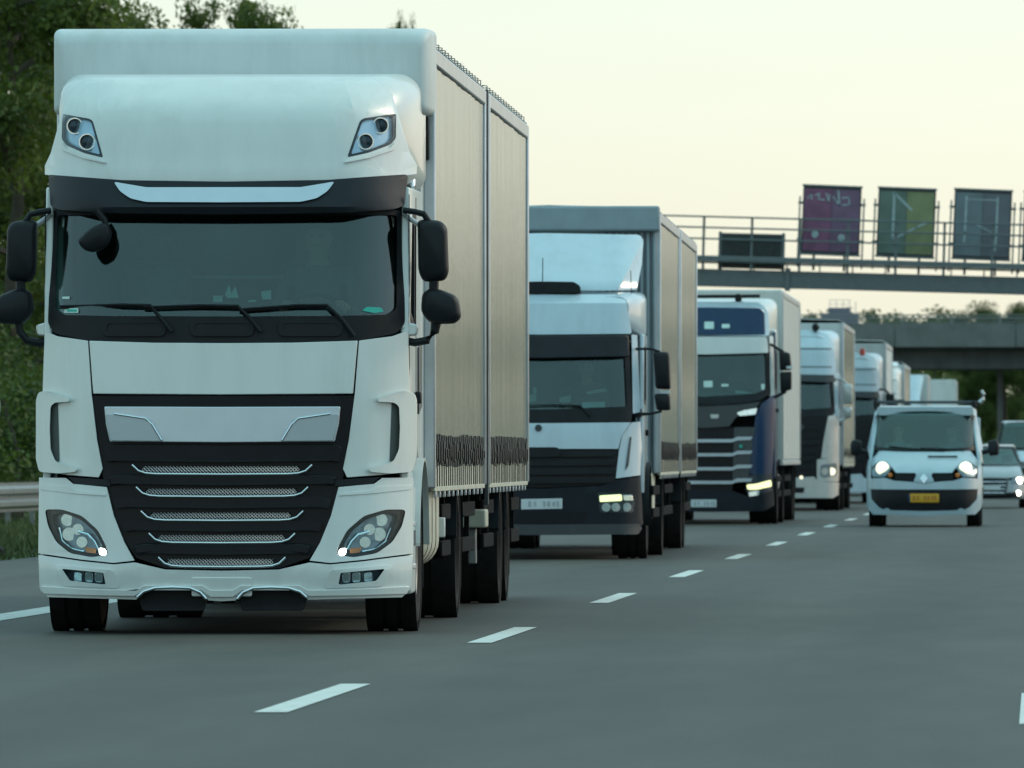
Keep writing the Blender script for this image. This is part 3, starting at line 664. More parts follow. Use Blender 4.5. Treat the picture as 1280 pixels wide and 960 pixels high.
def curtain_box(root, y0, y1, hw, z0, z1, mat, fmat, skirt=True, straps=0, amp=.0035, seed=1, bows=0, post=M_ALU, part='load_box'):
    """curtain-sided body: front wall, wavy side curtains, roof, rails, posts, straps with buckles"""
    g = random.Random(seed)
    bd = box(part, -hw+.03, hw-.03, y0+.02, y1-.02, z0+.28, z1-.03, M_DARK, root, 0)
    box('front_wall', -hw+.07, hw-.07, y0-.02, y0+.018, z0, z1-.06, fmat, bd, .01)
    box('rear_wall', -hw+.07, hw-.07, y1-.018, y1+.02, z0, z1-.06, fmat, bd, .01)
    bm = bmesh.new(); ny = max(8, int((y1-y0)/.06))
    for i in range(ny+1):
        y = y0-.01+(y1-y0+.02)*i/ny; zz = z1+.012*math.sin(i*.65)**2
        for x, dz in ((-hw, -.05), (-hw+.1, 0), (0, .03), (hw-.1, 0), (hw, -.05)): bm.verts.new((x, y, zz+dz))
    bm.verts.ensure_lookup_table()
    for i in range(ny):
        for k in range(4): bm.faces.new([bm.verts[i*5+k], bm.verts[i*5+k+1], bm.verts[i*5+k+6], bm.verts[i*5+k+5]])
    bm_link('roof_sheet', bm, mat, bd, recalc=False)
    for s in (-1, 1):
        box('roof_rail', s*(hw-.035), s*(hw+.012), y0, y1, z1-.17, z1-.055, M_ALU if post is M_ALU else fmat, bd, .012)
        for yy in (y0, y1): box('corner_post', s*(hw-.07), s*(hw+.014), yy-.045, yy+.045, z0+.02, z1-.06, post, bd, .012)
        bm = bmesh.new(); ph = [g.uniform(0, 6.28) for _ in range(6)]; zl = z0+.27; ys = np.linspace(y0+.055, y1-.055, int((y1-y0)/.045)); zs = [zl, zl+.25, zl+.9, (zl+z1)/2+.2, z1-.9, z1-.45, z1-.175]
        grid = []
        for z in zs:
            t = (z-zl)/(z1-zl); up = .35+.9*t*t
            grid.append([bm.verts.new((s*(hw-.008+amp*up*(math.sin(y*7.3+ph[0]+1.7*math.sin(y*.9+ph[3]))*.6+math.sin(y*13.1+ph[1]+z+2*math.sin(y*1.7+ph[4]))*.35*math.sin(y*.7+ph[5])+math.sin(y*2.3+ph[2]+z*.8)*.9)), y, z)) for y in ys])
        for a, b in zip(grid, grid[1:]):
            for i in range(len(ys)-1): bm.faces.new((a[i], a[i+1], b[i+1], b[i]))
        bm_link('side_curtain', bm, mat, bd, ang=60)
        if skirt: box('curtain_skirt', s*(hw-.03), s*(hw-.004), y0+.05, y1-.05, z0, z0+.262, M_STRAPL, bd, .004)
        box('floor_rail', s*(hw-.06), s*(hw-.032), y0, y1, z0+.1, z0+.27, M_ALU, bd, .006)
        ns = straps if s > 0 else straps//3
        for k in range(ns):
            y = y0+.22+(y1-y0-.44)*k/max(1, ns-1)+g.uniform(-.03, .03); q = g.uniform(-.012, .012)
            box('strap', s*(hw-.003), s*(hw+.007), y-.07, y+.07, z0+.17+q, z0+.385+q, M_STRAP, bd, .004)
            box('buckle', s*(hw+.008), s*(hw+.016), y-.06, y+.05, z0+.17+g.uniform(0, .06), z0+.30+g.uniform(-.03, .05), M_BLACK, bd, .005)
            box('strap_tail', s*(hw-.003), s*(hw+.003), y-.016, y+.016, z0-.0, z0+.168+q, M_STRAP, bd, .002)
            if k % 2 == 0: box('strap_hook', s*(hw-.01), s*(hw+.008), y-.03, y+.04, z0-.045, z0-.004, M_ALU, bd, .004)
        if ns: box('skirt_hem', s*(hw-.01), s*(hw+.006), y0+.05, y1-.05, z0-.003, z0+.03, M_STRAPL, bd, .004)
        for k in range(bows if s > 0 else 0):
            y = y0+.2+(y1-y0-.4)*k/(bows-1); bm = bmesh.new(); add_tube(bm, [(s*(hw-.02), y, z1-.06), (s*(hw-.02), y+.015, z1+.008), (s*(hw-.06), y+.02, z1+.012)], .005, 5); bm_link('roof_bow_end', bm, M_STEEL, bd)
    return bd
def mudguard(root, x0, x1, y, r, mat, a0=15, a1=165):
    bm = bmesh.new(); n = 14
    vs_ = []
    for k in range(n+1):
        a = R(a0+(a1-a0)*k/n); vs_.append([bm.verts.new((x, y-math.cos(a)*r, .5+math.sin(a)*r)) for x in (x0, x1)])
    for a, b in zip(vs_, vs_[1:]): bm.faces.new((a[0], a[1], b[1], b[0]))
    thicken(bm, Vector((0, .01, -.02))); return bm_link('mudguard', bm, mat, root)
# ================================================================== 1. leading white lorry
T1Y = 68.1; T1CX = 276.
t1 = empty('truck', ((T1CX-VX)*T1Y/F, T1Y, 0), R(.62), 'large white high roof truck with black grille and drawbar trailer leading the queue', 'truck', 'trucks queueing in the right lane')
f1 = Front(T1CX, T1Y, t1, -1); W1 = 1.245
sB = surf([(.2, .02), (.42, -.02), (.52, .0), (.8, .02), (1.05, .045), (1.6, .06), (2.0, .085)], W1, .07, .72, .30, 2.2)
sG = surf([(.4, .055), (1.05, .07), (1.6, .07)], W1, .07, .72, .30, 2.2)
sW = surf([(1.9, .085), (2.1, .10), (2.8, .27), (3.0, .30)], W1, .09, .74, .34, 2.2)
sV = surf([(2.72, .17), (2.80, .12), (3.02, .20)], W1, .10, .74, .38, 2.2)
sR = surf([(2.95, .20), (3.02, .19), (3.08, .22), (3.3, .27), (3.44, .32), (3.48, .35), (3.62, .55), (3.68, .70), (3.74, .95)], W1, .12, .68, .52, 2.1)
# inner core so that nothing shows through
box('cab_core', -1.12, 1.12, .42, 2.15, .95, 1.72, M_DARK, t1, .02)
core2 = f1.panel('grille_backing', f1.full([(276, 494), (113, 494), (119, 550), (126, 597), (137, 640), (150, 672), (168, 698), (205, 711), (276, 713)]), sG, M_GLOSSBLACK, off=0, thick=.25)
# bumper
lb = [(276, 714), (205, 712.5), (166, 703.5), (140, 706), (100, 702), (46, 694), (47.5, 735), (58, 747), (168, 750), (177, 741), (192, 735), (238, 735), (251, 742), (259, 751), (276, 752)]
fogL = [(74, 711), (100, 714), (128, 717), (131, 731), (100, 731), (84, 726)]
bump = f1.panel('bumper', [f1.full(lb), rpoly(fogL, 3), rpoly(f1.mir(fogL), 3)], sB, M_WHITE, off=.012, thick=.10, bevel=.012)
f1.panel('bumper_lip', f1.full([(276, 738), (262, 738), (252, 732), (178, 732), (168, 738), (110, 737), (49, 733), (52, 743), (110, 745), (166, 746), (178, 738.5), (250, 738.5), (262, 747), (276, 747)]), sB, M_WHITE, bump, .035, .03, .008)
for sd in (0, 1):
    fp = f1.panel('fog_lamp', rpoly([(74, 711), (128, 716), (131, 732), (84, 727)], 2), sB, M_LAMPD, off=-.03, thick=.02, side=sd)
    for a in (90, 104, 116): f1.panel('reflector', rpoly([(a, 715), (a+10, 716), (a+10, 729), (a, 728)], 4), sB, M_REFL, fp, -.02, .008, .004, side=sd)
    f1.panel('lens', rpoly([(76, 712), (127, 717), (130, 731), (85, 726)], 2), sB, M_LENS, fp, -.008, .004, 0, side=sd)
    f1.panel('fog_surround', [rpoly([(66, 706), (140, 713), (148, 736), (76, 733)], 6), rpoly([(75, 711.5), (127, 716.5), (130, 731.5), (85, 726.5)], 2)], sB, M_WHITE, bump, .024, .02, .004, side=sd)
    ring = f1.tubep('tow_cover_rim', [(170, 747), (178, 740), (192, 735.5), (214, 734.5), (236, 735.5), (249, 741), (256, 749)], sB, .012, M_CHROME, bump, .03, sd)
    f1.panel('tow_cover', rpoly([(171, 749), (178, 741), (192, 737), (238, 737), (250, 742), (256, 750), (252, 764), (176, 764)], 3), sB, M_BLACK, bump, -.05, .1, side=sd)
    # headlamp panel and headlamp
    hl = [(54, 637), (75, 637), (100, 645), (120, 663), (131, 684), (133, 694), (112, 697), (85, 692), (68, 678), (58, 658)]
    hp = f1.panel('headlamp_panel', [[(47, 597), (80, 597.5), (89, 605), (131, 609), (140, 645), (153, 678), (166, 701), (140, 704), (100, 700), (46, 692)], rpoly(hl, 5)], sB, M_WHITE, off=.004, thick=.06, bevel=.01, side=sd)
    f1.panel('headlamp_panel_crease', rpoly([(48, 606), (84, 608), (92, 613), (130, 617), (131, 620), (88, 617), (48, 612)], 3), sB, M_WHITE, hp, .012, .012, .006, side=sd)
    hd = f1.panel('headlamp', rpoly(hl, 5), sB, M_LAMPD, off=-.09, thick=.03, side=sd)
    f1.panel('lamp_bowl', rpoly([(60, 642), (78, 641), (98, 648), (116, 664), (127, 684), (112, 693), (88, 688), (72, 675)], 6), sB, M_LAMPH, hd, -.075, .01, .004, side=sd)
    f1.panel('lamp_bezel', [rpoly(hl, 5), rpoly([(62, 643), (78, 642), (98, 649), (117, 666), (128, 687), (128, 692), (112, 692), (88, 687), (72, 674)], 6)], sB, M_GLOSSBLACK, hd, -.03, .035, .004, side=sd)
    for (a, b, q) in ((82, 650, 8), (95, 662, 7), (84, 668, 8.5), (100, 678, 7)):
        c = f1.pt(a if not sd else 2*T1CX-a, b, sB, -.055); lathe('reflector', [(.0, q/f1.sc), (.012, q/f1.sc*.8), (.03, q/f1.sc*.35), (.018, q/f1.sc*.3), (.016, .003)], c, M_REFL, hd, 18)
    f1.tubep('light_guide', [(72, 660), (76, 676), (86, 686), (103, 690)], sB, .007, M_REFL, hd, -.045, sd)
    f1.tubep('light_guide', [(96, 665), (108, 668), (116, 677), (121, 687)], sB, .010, M_REFL, hd, -.045, sd)
    f1.panel('indicator', rpoly([(103, 684), (117, 686), (117, 693), (106, 692)], 1.5), sB, M_AMBER, hd, -.035, .01, .003, side=sd)
    f1.panel('running_light', rpoly([(121, 685), (129, 686), (131, 691), (129, 695), (122, 694)], 3), sB, M_DRL, hd, -.016, .015, .004, side=sd)
    f1.panel('lens', rpoly(hl, 5), sB, M_LENS, hd, -.004, .004, 0, side=sd)
    # corner panel with air deflector
    cp = f1.panel('corner_panel', [(54, 413), (70, 420), (107.5, 425.5), (112, 492), (119, 550), (126, 586), (121, 597), (84, 594), (47, 589), (51, 500)], sB, M_WHITE, off=.0, thick=.05, bevel=.008, side=sd)
    f1.panel('air_deflector', rpoly([(43, 500), (46, 490), (58, 488), (84, 498), (84, 502), (66, 503), (61, 508), (60, 535), (61, 562), (67, 577), (94, 586), (92, 590), (70, 592), (47, 590), (43, 575)], 4), sB, M_WHITE, cp, .045, .07, .012, side=sd)
    f1.panel('deflector_slot', rpoly([(58, 503), (70, 502), (72, 578), (62, 574)], 3), sB, M_CABIN, cp, .003, .004, .001, side=sd)
    f1.panel('shut_gap', [(82, 596), (136, 600), (136, 608), (92, 606)], sB, M_GLOSSBLACK, cp, .001, .03, .002, side=sd)
    # windscreen pillar
    f1.panel('windscreen_pillar', [(56, 262), (63.5, 262), (61, 409), (53.5, 412)], sW, M_WHITE, off=.0, thick=.09, bevel=.008, side=sd)
# bonnet flap
f1.panel('front_flap', f1.full([(276, 428.5), (190, 428), (109, 425.5), (114, 492), (276, 493)]), sB, M_WHITE, off=.006, thick=.04, bevel=.01)
# grille: silver plate, louvres, chrome lips, mesh
pl = f1.panel('grille_plate', rpoly(f1.full([(276, 508.5), (128, 508), (130, 530), (135, 552), (276, 553)]), 2), sG, M_SILVERBAND, off=.075, thick=.04, bevel=.008)
for sd in (0, 1):
    f1.panel('plate_facet', rpoly([(129, 517), (182, 522), (188, 526), (203, 551.5), (136, 551)], 3), sG, M_PLATEFACET, pl, .092, .02, .007, side=sd)
    f1.tubep('plate_edge', [(140, 517), (180, 523), (188, 530), (200, 550)], sG, .008, M_CHROME, pl, .092, sd)
rows = [(556, 578, 127, 0, 0), (594, 607, 133, 163, 581), (622, 636, 139, 168, 609), (652, 665, 150, 174, 639), (680, 694, 164, 184, 667), (None, None, 0, 196, 697)]
for i, (a, b, xe, xl, yl) in enumerate(rows):
    if a:
        f1.panel('louvre', rpoly(f1.full([(276, a), (xe+14, a-1), (xe, a+2), (xe+3, b), (xe+20, b-2), (276, b)]), 3), sG, M_GLOSSBLACK, core2, .055, .05, .012)
        f1.panel('louvre_edge', rpoly(f1.full([(276, b-3), (xe+26, b-4), (xe+10, b-2), (276, b)]), 1), sG, M_BLACK, core2, .068, .03, .004)
    if yl:
        f1.tubep('chrome_lip', f1.full([(276, yl+12), (xl+30, yl+11.5), (xl+17, yl+10.5), (xl+8, yl+7.5), (xl, yl)])[:5][::-1]+f1.mir([(276, yl+12), (xl+30, yl+11.5), (xl+17, yl+10.5), (xl+8, yl+7.5), (xl, yl)][::-1])[1:] if False else
                 [(xl, yl), (xl+8, yl+7.5), (xl+17, yl+10.5), (xl+30, yl+11.5), (276, yl+12), (2*T1CX-xl-30, yl+11.5), (2*T1CX-xl-17, yl+10.5), (2*T1CX-xl-8, yl+7.5), (2*T1CX-xl, yl)], sG, .0085, M_CHROME, core2, .075)
        bm = bmesh.new(); n = int((276-xl-12)*2/4.4)                      # mesh behind the lip: crossing wires
        for r_ in range(2):
            for k in range(n):
                xa = xl+12+k*4.4; ya = yl+1.5+r_*4.5
                for q in (0, 4.4): add_tube(bm, [f1.pt(xa+q, ya, sG, .05), f1.pt(xa+4.4-q, ya+4.5, sG, .05)], .0032, 4, False)
        tag(bm_link('grille_mesh', bm, M_CHROME, core2), kind='stuff')
# number plate plinth, blank
f1.panel('plate_holder', rpoly(f1.full([(276, 722), (238, 722), (238, 746), (276, 746)]), 3), sB, M_WHITE, bump, .02, .02, .006)
# windscreen
ws = f1.panel('windscreen_surround', [rpoly(f1.full([(276, 262), (63, 262), (58, 404), (66, 416), (108, 425.5), (190, 428), (276, 428.5)]), 5), rpoly(f1.full([(276, 268), (70, 268), (67, 386), (76, 393), (140, 394.5), (276, 395)]), 6)], sW, M_BLACK, off=.006, thick=.03)
f1.panel('windscreen', f1.full([(276, 264), (66, 264), (63, 390), (76, 397), (276, 399)]), sW, M_GLASS, off=-.012, thick=.006, bevel=0, step=16)
for c in (165, 275, 385):
    f1.panel('scuttle_slot', rpoly([(c-38, 401), (c+38, 401), (c+38, 418), (c-38, 418)], 8), sW, M_GLOSSBLACK, ws, .012, .012, .005)
    f1.panel('slot_rim', [rpoly([(c-40, 399), (c+40, 399), (c+40, 420), (c-40, 420)], 9), rpoly([(c-34, 404), (c+34, 404), (c+34, 415), (c-34, 415)], 6)], sW, M_BLACK, ws, .022, .015, .005)
for pth in ([(213, 414), (200, 398), (186, 381), (150, 380), (73, 382)], [(325, 414), (312, 398), (296, 382), (250, 381), (178, 383)], [(442, 420), (428, 400), (408, 381), (370, 381), (298, 386)]):
    wp = f1.tubep('wiper', pth, sW, [.016, .013, .010, .008, .006], M_BLACK, None, .04, exact=True)
    f1.tubep('wiper_blade', [(p[0], p[1]+2.5) for p in pth[2:]], sW, .007, M_RUBBER, wp, .022, exact=True)
# things behind / on the glass
f1.panel('sticker', [(76, 370), (85, 370), (85, 373), (76, 373)], sW, M_STICK, ws, -.006, .003, 0, exact=True)
f1.panel('sticker', rpoly([(78, 384.5), (96, 384.5), (96, 390.5), (78, 390.5)], 1), sW, M_STICK, ws, -.006, .003, 0, exact=True)
f1.panel('sticker', [(82, 386), (94, 386), (94, 389), (82, 389)], sW, M_TEALSTICK, ws, -.003, .002, 0, exact=True)
f1.panel('sticker', rpoly([(452, 388), (458, 383), (476, 384), (480, 389), (468, 391)], 2), sW, M_TEALSTICK, ws, -.006, .003, 0, exact=True)
cab_inside(t1, 1.2, 1.45, 2.06, 2.9, .42, 2.12)
for nm, pts in (('mascot_on_dashboard', [(281, 368), (286, 355), (289, 366), (294, 357), (298, 372), (284, 372)]), ('document', [(266, 369), (278, 369), (278, 377), (266, 377)]), ('document', [(326, 364), (339, 362), (339, 374), (328, 374)]), ('document', [(310, 375), (320, 374), (320, 377), (310, 377)])):
    f1.panel(nm, pts, .62, M_STICK, t1, 0, .02, .002, exact=True)
f1.tubep('bunk_rail', [(230, 341), (236, 346), (330, 346), (362, 345), (370, 339)], 1.9, .012, M_STICK, exact=True)
# front mirror
fm = f1.housing('front_mirror', [(93, 300), (112, 282), (132, 276), (137, 292), (130, 308), (112, 315), (101, 311)], .06, .12, M_BLACK, rnd=8)
f1.tubep('mirror_arm', [(130, 283), (128, 274), (118, 262)], .12, .022, M_BLACK, fm)
# sun visor
vz = f1.panel('sun_visor', rpoly(f1.full([(276, 226), (150, 224), (59, 217), (61, 256), (70, 261), (122, 265), (276, 267)]), 4), sV, M_VISOR, off=0, thick=.05, bevel=.015)
f1.panel('visor_strip', rpoly(f1.full([(276, 233), (180, 233), (139, 226), (147, 238), (160, 247), (180, 251.5), (276, 252)]), 4), sV, M_SILVERBAND, vz, .022, .03, .008)
# roof deflector
lampL = [(76, 141), (109, 147), (113, 150), (126, 196), (102, 190), (80, 180), (75, 172)]
rf = f1.panel('roof_deflector', [f1.full([(276, 96.5), (170, 97), (168, 100), (138, 100), (135, 97.5), (122, 100), (108, 97), (97, 103), (83, 118), (75, 140), (62, 190), (55, 206), (55, 217), (80, 220), (140, 225.5), (276, 227.5)]), rpoly(lampL, 3), rpoly(f1.mir(lampL), 3)], sR, M_WHITE, off=.0, thick=.05, bevel=.012)
for sd in (0, 1):
    rl = f1.panel('roof_lamp', rpoly(lampL, 3), sR, M_LAMPB, off=-.04, thick=.02, side=sd)
    f1.panel('lamp_bezel', [rpoly(lampL, 3), rpoly([(79, 144), (107, 149), (111, 152), (122, 192), (103, 187), (82, 177), (78, 171)], 3)], sR, M_VISOR, rl, -.006, .05, .003, side=sd)
    for (a, b) in ((91, 156), (106, 176)):
        c = f1.pt(a if not sd else 2*T1CX-a, b, sR, -.012); q = 10.5/f1.sc
        lathe('lamp_ring', [(.05, q), (-.012, q), (-.012, q*.86), (.05, q*.8)], c, M_CHROME, rl, 22); lathe('lamp_disc', [(.004, q*.84), (-.004, q*.5), (-.01, q*.2), (-.01, .002)], c, M_LAMPD, rl, 22)
    f1.panel('lens', rpoly(lampL, 3), sR, M_LENS, rl, .004, .004, 0, side=sd)
    f1.panel('lamp_sill', rpoly([(75, 176), (80, 184), (103, 194), (128, 200), (129, 203), (101, 197), (76, 187)], 2), sR, M_WHITE, rf, .018, .03, .006, side=sd)
loft_y('roof_body', [(.78, .80, 3.03, 3.52, .25), (1.0, 1.06, 3.0, 3.66, .28), (1.3, 1.18, 2.97, 3.72, .22), (2.15, 1.235, 2.95, 3.76, .12)], M_WHITE, t1)
W1S = 1.205
# cab sides, doors, windows
for s in (-1, 1):
    x = s*W1S
    cs = side_panel('cab_side', t1, x, [[(.36, .95), (.40, 1.55), (.42, 2.0), (.56, 2.95), (2.15, 2.96), (2.15, 1.02), (2.02, 1.02), (1.9, 1.13), (1.6, 1.22), (1.3, 1.22), (1.02, 1.1), (.9, .95)], rpoly([(.62, 2.12), (1.32, 2.02), (1.34, 2.74), (.76, 2.74)], .06)], M_WHITE, .05, .01)
    side_panel('door_window', t1, x-s*.012, rpoly([(.60, 2.10), (1.34, 2.0), (1.36, 2.76), (.74, 2.76)], .06), M_SIDEGL, .006, 0)
    side_panel('window_post', cs, s*(W1S+.012), [(.98, 2.06), (1.03, 2.06), (1.03, 2.75), (.98, 2.75)], M_BLACK, .02, .004)
    side_panel('window_seal', cs, s*(W1S+.006), [rpoly([(.58, 2.08), (1.36, 1.97), (1.38, 2.79), (.73, 2.79)], .06), rpoly([(.63, 2.13), (1.31, 2.03), (1.33, 2.73), (.77, 2.73)], .06)], M_BLACK, .012, .003)
    for yy in (.50, 1.40): side_panel('door_gap', cs, s*(W1S+.003), [(yy, 1.25), (yy+.014, 1.25), (yy+.014, 2.9), (yy, 2.9)], M_DARK, .006, 0)
    box('door_handle', s*(W1S+.002), s*(W1S+.045), 1.2, 1.36, 1.52, 1.60, M_BLACK, cs, .012)
    side_panel('side_air_deflector', t1, s*(W1S+.005), rpoly([(2.16, 1.05), (2.62, 1.05), (2.62, 3.55), (2.16, 3.72)], .05), M_WHITE, .04, .01)
    side_panel('deflector_vent', t1, s*(W1S+.012), [(1.62, 1.45), (2.05, 1.5), (2.05, 1.95), (1.62, 1.9)], M_GREYP, .012, .003)
    for z in (.42, .70): box('step', s*(W1-.18), s*(W1-.01), .42, .86, z, z+.04, M_ALU, t1, .01)
    side_panel('step_panel', t1, s*(W1-.015), [(.40, .26), (.86, .26), (.88, .96), (.42, 1.03)], M_WHITE, .05, .02)
    side_panel('step_recess', t1, s*(W1-.006), rpoly([(.46, .58), (.74, .58), (.74, .68), (.46, .68)], .02), M_GLOSSBLACK, .02, .003)
    mudguard(t1, s*.90, s*(W1+.02), 1.42, .66, M_WHITE, 8, 172)
    mudguard(t1, s*.88, s*(W1-.02), 1.42, .63, M_BLACK, -15, 200)
    # mirrors
    mm = [(43, 276), (36, 273), (14, 275), (6, 283), (4, 340), (9, 350), (36, 352), (42, 338)]
    m2 = [(37, 366), (28, 360), (14, 361), (-8, 370), (-12, 396), (-4, 404), (26, 405), (39, 390)]
    sd = 0 if s < 0 else 1; dm = .42
    mh = f1.housing('mirror', mm, dm, .17, M_BLACK, None, 7, sd); f1.housing('wide_angle_mirror', m2, dm, .17, M_BLACK, mh, 9, sd)
    f1.panel('mirror_glass', rpoly([(38, 282), (12, 284), (9, 342), (37, 345)], 6), dm+.172, M_CHROME, mh, 0, .005, 0, side=sd)
    f1.tubep('mirror_arm', [(62, 262), (48, 264), (36, 267), (30, 276)], dm+.06, [.02, .022, .02, .02], M_BLACK, mh, side=sd)
    f1.tubep('mirror_arm', [(24, 350), (24, 362)], dm+.08, .032, M_BLACK, mh, side=sd)
    f1.tubep('mirror_arm', [(21, 400), (23, 414), (32, 425), (48, 428), (58, 426)], dm+.08, [.026, .026, .027, .03, .035], M_BLACK, mh, side=sd)
    f1.housing('mirror_foot', [(42, 406), (56, 402), (60, 420), (44, 419)], dm+.02, .12, M_WHITE, None, 4, sd)
    f1.tubep('mirror_bracket', [(62, 266), (56, 272), (44, 280), (40, 286)], dm+.1, .017, M_ALU, mh, side=sd)
side_panel('roof_beacon_base', t1, W1-.06, [(1.7, 2.97), (2.05, 2.97), (2.0, 3.05), (1.75, 3.05)], M_CHROME, .05, .02)
box('added_shade_tray', -.98, .98, .46, 6.2, .31, .40, M_DARK, t1, .02)  # added under the truck to block skylight and deepen the shade there
# chassis, wheels and load boxes
chassis(t1, .55, 10.4, .95); chassis(t1, 11.6, 18.6, .95)
box('engine_sump', -.62, .45, .5, 1.9, .30, .9, M_DARK, t1, .05); box('front_axle', -.95, .95, 1.32, 1.52, .42, .58, M_DARK, t1, .03)
box('radiator', -.9, .9, .33, .42, .5, 1.75, M_DARK, t1, .02)
box('underrun_bar', -.75, .75, .35, .43, .24, .36, M_DARK, t1, .02)
for s in (-1, 1):
    wheel(t1, s*1.055, 1.42, .5, .33); wheel(t1, s*.93, 7.2, .5, .58)
    wheel(t1, s*.94, 14.6, .5, .56); wheel(t1, s*.94, 16.0, .5, .56)
    for y in (7.2, 14.6, 16.0): mudguard(t1, s*.64, s*1.24, y, .57, M_BLACK, 10, 170)
    # fuel tank with straps
    tk = loft_y('fuel_tank', [(2.75, .33, 0, .66, .16), (2.78, .35, -.02, .68, .18), (4.6, .35, -.02, .68, .18), (4.63, .33, 0, .66, .16)], M_STRAPL, t1); tk.location = (s*.86, 0, .42)
    for y in (3.0, 3.55, 4.1): 
        b_ = loft_y('tank_strap', [(y, .353, -.023, .683, .183), (y+.04, .353, -.023, .683, .183)], M_DARK, tk)
    for y0, y1 in ((5.0, 6.3), (8.2, 10.3), (11.9, 13.7), (17.2, 18.8)):
        for z in (.46, .72): box('side_guard_rail', s*1.18, s*1.215, y0, y1, z, z+.11, M_DARK, t1, .01)
        for y in (y0+.15, y1-.2): box('side_guard_post', s*1.14, s*1.178, y, y+.06, .44, .93, M_DARK, t1, .006)
    ml = box('marker_bracket', s*1.02, s*1.25, 4.66, 4.72, .60, .74, M_WHITE, t1, .01)
    m3 = box('tool_box', s*1.0, s*1.24, 11.62, 12.1, .62, .76, M_STRAPL, t1, .015); box('mud_flap', s*.66, s*1.22, 7.86, 7.88, .2, .75, M_RUBBER, t1, .004)
    box('support_leg', s*1.10, s*1.16, 11.75, 11.9, .34, .615, M_STEEL, t1, .01)
    box('mud_flap', s*.66, s*1.22, 16.66, 16.68, .2, .75, M_RUBBER, t1, .004)
for y in (7.2, 14.6, 16.0): box('axle', -.9, .9, y-.08, y+.08, .42, .58, M_DARK, t1, .03)
tube('drawbar', [(0, 10.0, .62), (0, 12.2, .7)], .07, M_DARK, t1, 8)
b1 = curtain_box(t1, 2.45, 10.55, 1.275, .93, 4.0, M_TARP, M_TARPW, straps=24, seed=2, bows=17, part='front_load_box')
b2 = curtain_box(t1, 11.3, 19.0, 1.275, .93, 4.0, M_TARP, M_TARPW, straps=24, seed=5, bows=15, part='trailer_load_box')
box('curtain_pole', 1.27, 1.302, 10.60, 10.72, .80, 3.95, M_GREYP, t1, .006)
# front tarpaulin hood of the load box
loft_y('load_box_hood', [(1.88, 1.20, 3.54, 3.95, .05), (1.90, 1.235, 3.50, 4.0, .05), (1.96, 1.268, 3.48, 4.04, .05), (2.05, 1.278, 3.475, 4.06, .05), (2.56, 1.29, 3.48, 4.07, .05)], M_TARPW, t1)
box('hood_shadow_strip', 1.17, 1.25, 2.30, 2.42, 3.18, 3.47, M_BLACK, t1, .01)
person((.55, T1Y+.42-.42+1.0-.0, 1.9), 'driver at the wheel of the leading white truck, dim behind its windscreen', (.10, .12, .14)).location = (t1.location.x+.55-.01, T1Y+1.38, 1.86)
# ================================================================== shared lower body for the following lorries
def cab_sides(root, W, y0, y1, z0, zs, zt, mat, zw0, zw1, arch_y=1.4):
    for s in (-1, 1):
        cs = side_panel('cab_side', root, s*W, [[(y0, z0), (y0+.06, zs), (y0+.28, zt), (y1, zt), (y1, z0+.1), (arch_y+.62, z0+.1), (arch_y+.45, z0+.28), (arch_y-.45, z0+.28), (arch_y-.62, z0)], rpoly([(y0+.22, zw0+.04), (y0+.95, zw0), (y0+.95, zw1), (y0+.36, zw1)], .05)], mat, .05, .015)
        side_panel('door_window', root, s*(W-.012), rpoly([(y0+.2, zw0+.02), (y0+.97, zw0-.02), (y0+.97, zw1+.02), (y0+.34, zw1+.02)], .05), M_SIDEGL, .006, 0)
        side_panel('window_seal', cs, s*(W+.006), [rpoly([(y0+.18, zw0), (y0+.99, zw0-.04), (y0+.99, zw1+.04), (y0+.33, zw1+.04)], .05), rpoly([(y0+.23, zw0+.05), (y0+.94, zw0+.01), (y0+.94, zw1-.01), (y0+.37, zw1-.01)], .05)], M_BLACK, .012, .003)
        box('door_handle', s*(W+.002), s*(W+.04), y0+.8, y0+.95, zw0-.38, zw0-.31, M_BLACK, cs, .01)
        side_panel('door_gap', cs, s*(W+.003), [(y0+1.05, z0+.3), (y0+1.065, z0+.3), (y0+1.065, zt-.1), (y0+1.05, zt-.1)], M_DARK, .006, 0)
def running_gear(root, front_y, rears, W=1.05, guards=()):
    for s in (-1, 1):
        wheel(root, s*W, front_y, .5, .32); mudguard(root, s*.86, s*1.2, front_y, .6, M_BLACK, -10, 190)
        for y in rears: wheel(root, s*.93, y, .5, .58); mudguard(root, s*.64, s*1.24, y, .57, M_BLACK, 10, 170)
        for y0, y1 in guards:
            for z in (.46, .72): box('side_guard_rail', s*1.18, s*1.215, y0, y1, z, z+.11, M_DARK, root, .01)
            for y in (y0+.1, y1-.15): box('side_guard_post', s*1.14, s*1.178, y, y+.06, .44, .93, M_DARK, root, .006)
    box('front_axle', -.95, .95, front_y-.1, front_y+.1, .42, .58, M_DARK, root, .03); box('added_shade_tray', -.84, .84, .5, 4.2, .33, .41, M_DARK, root, .02)  # the low tray is added to keep skylight off the road beneath
    for y in rears: box('axle', -.9, .9, y-.08, y+.08, .42, .58, M_DARK, root, .03)
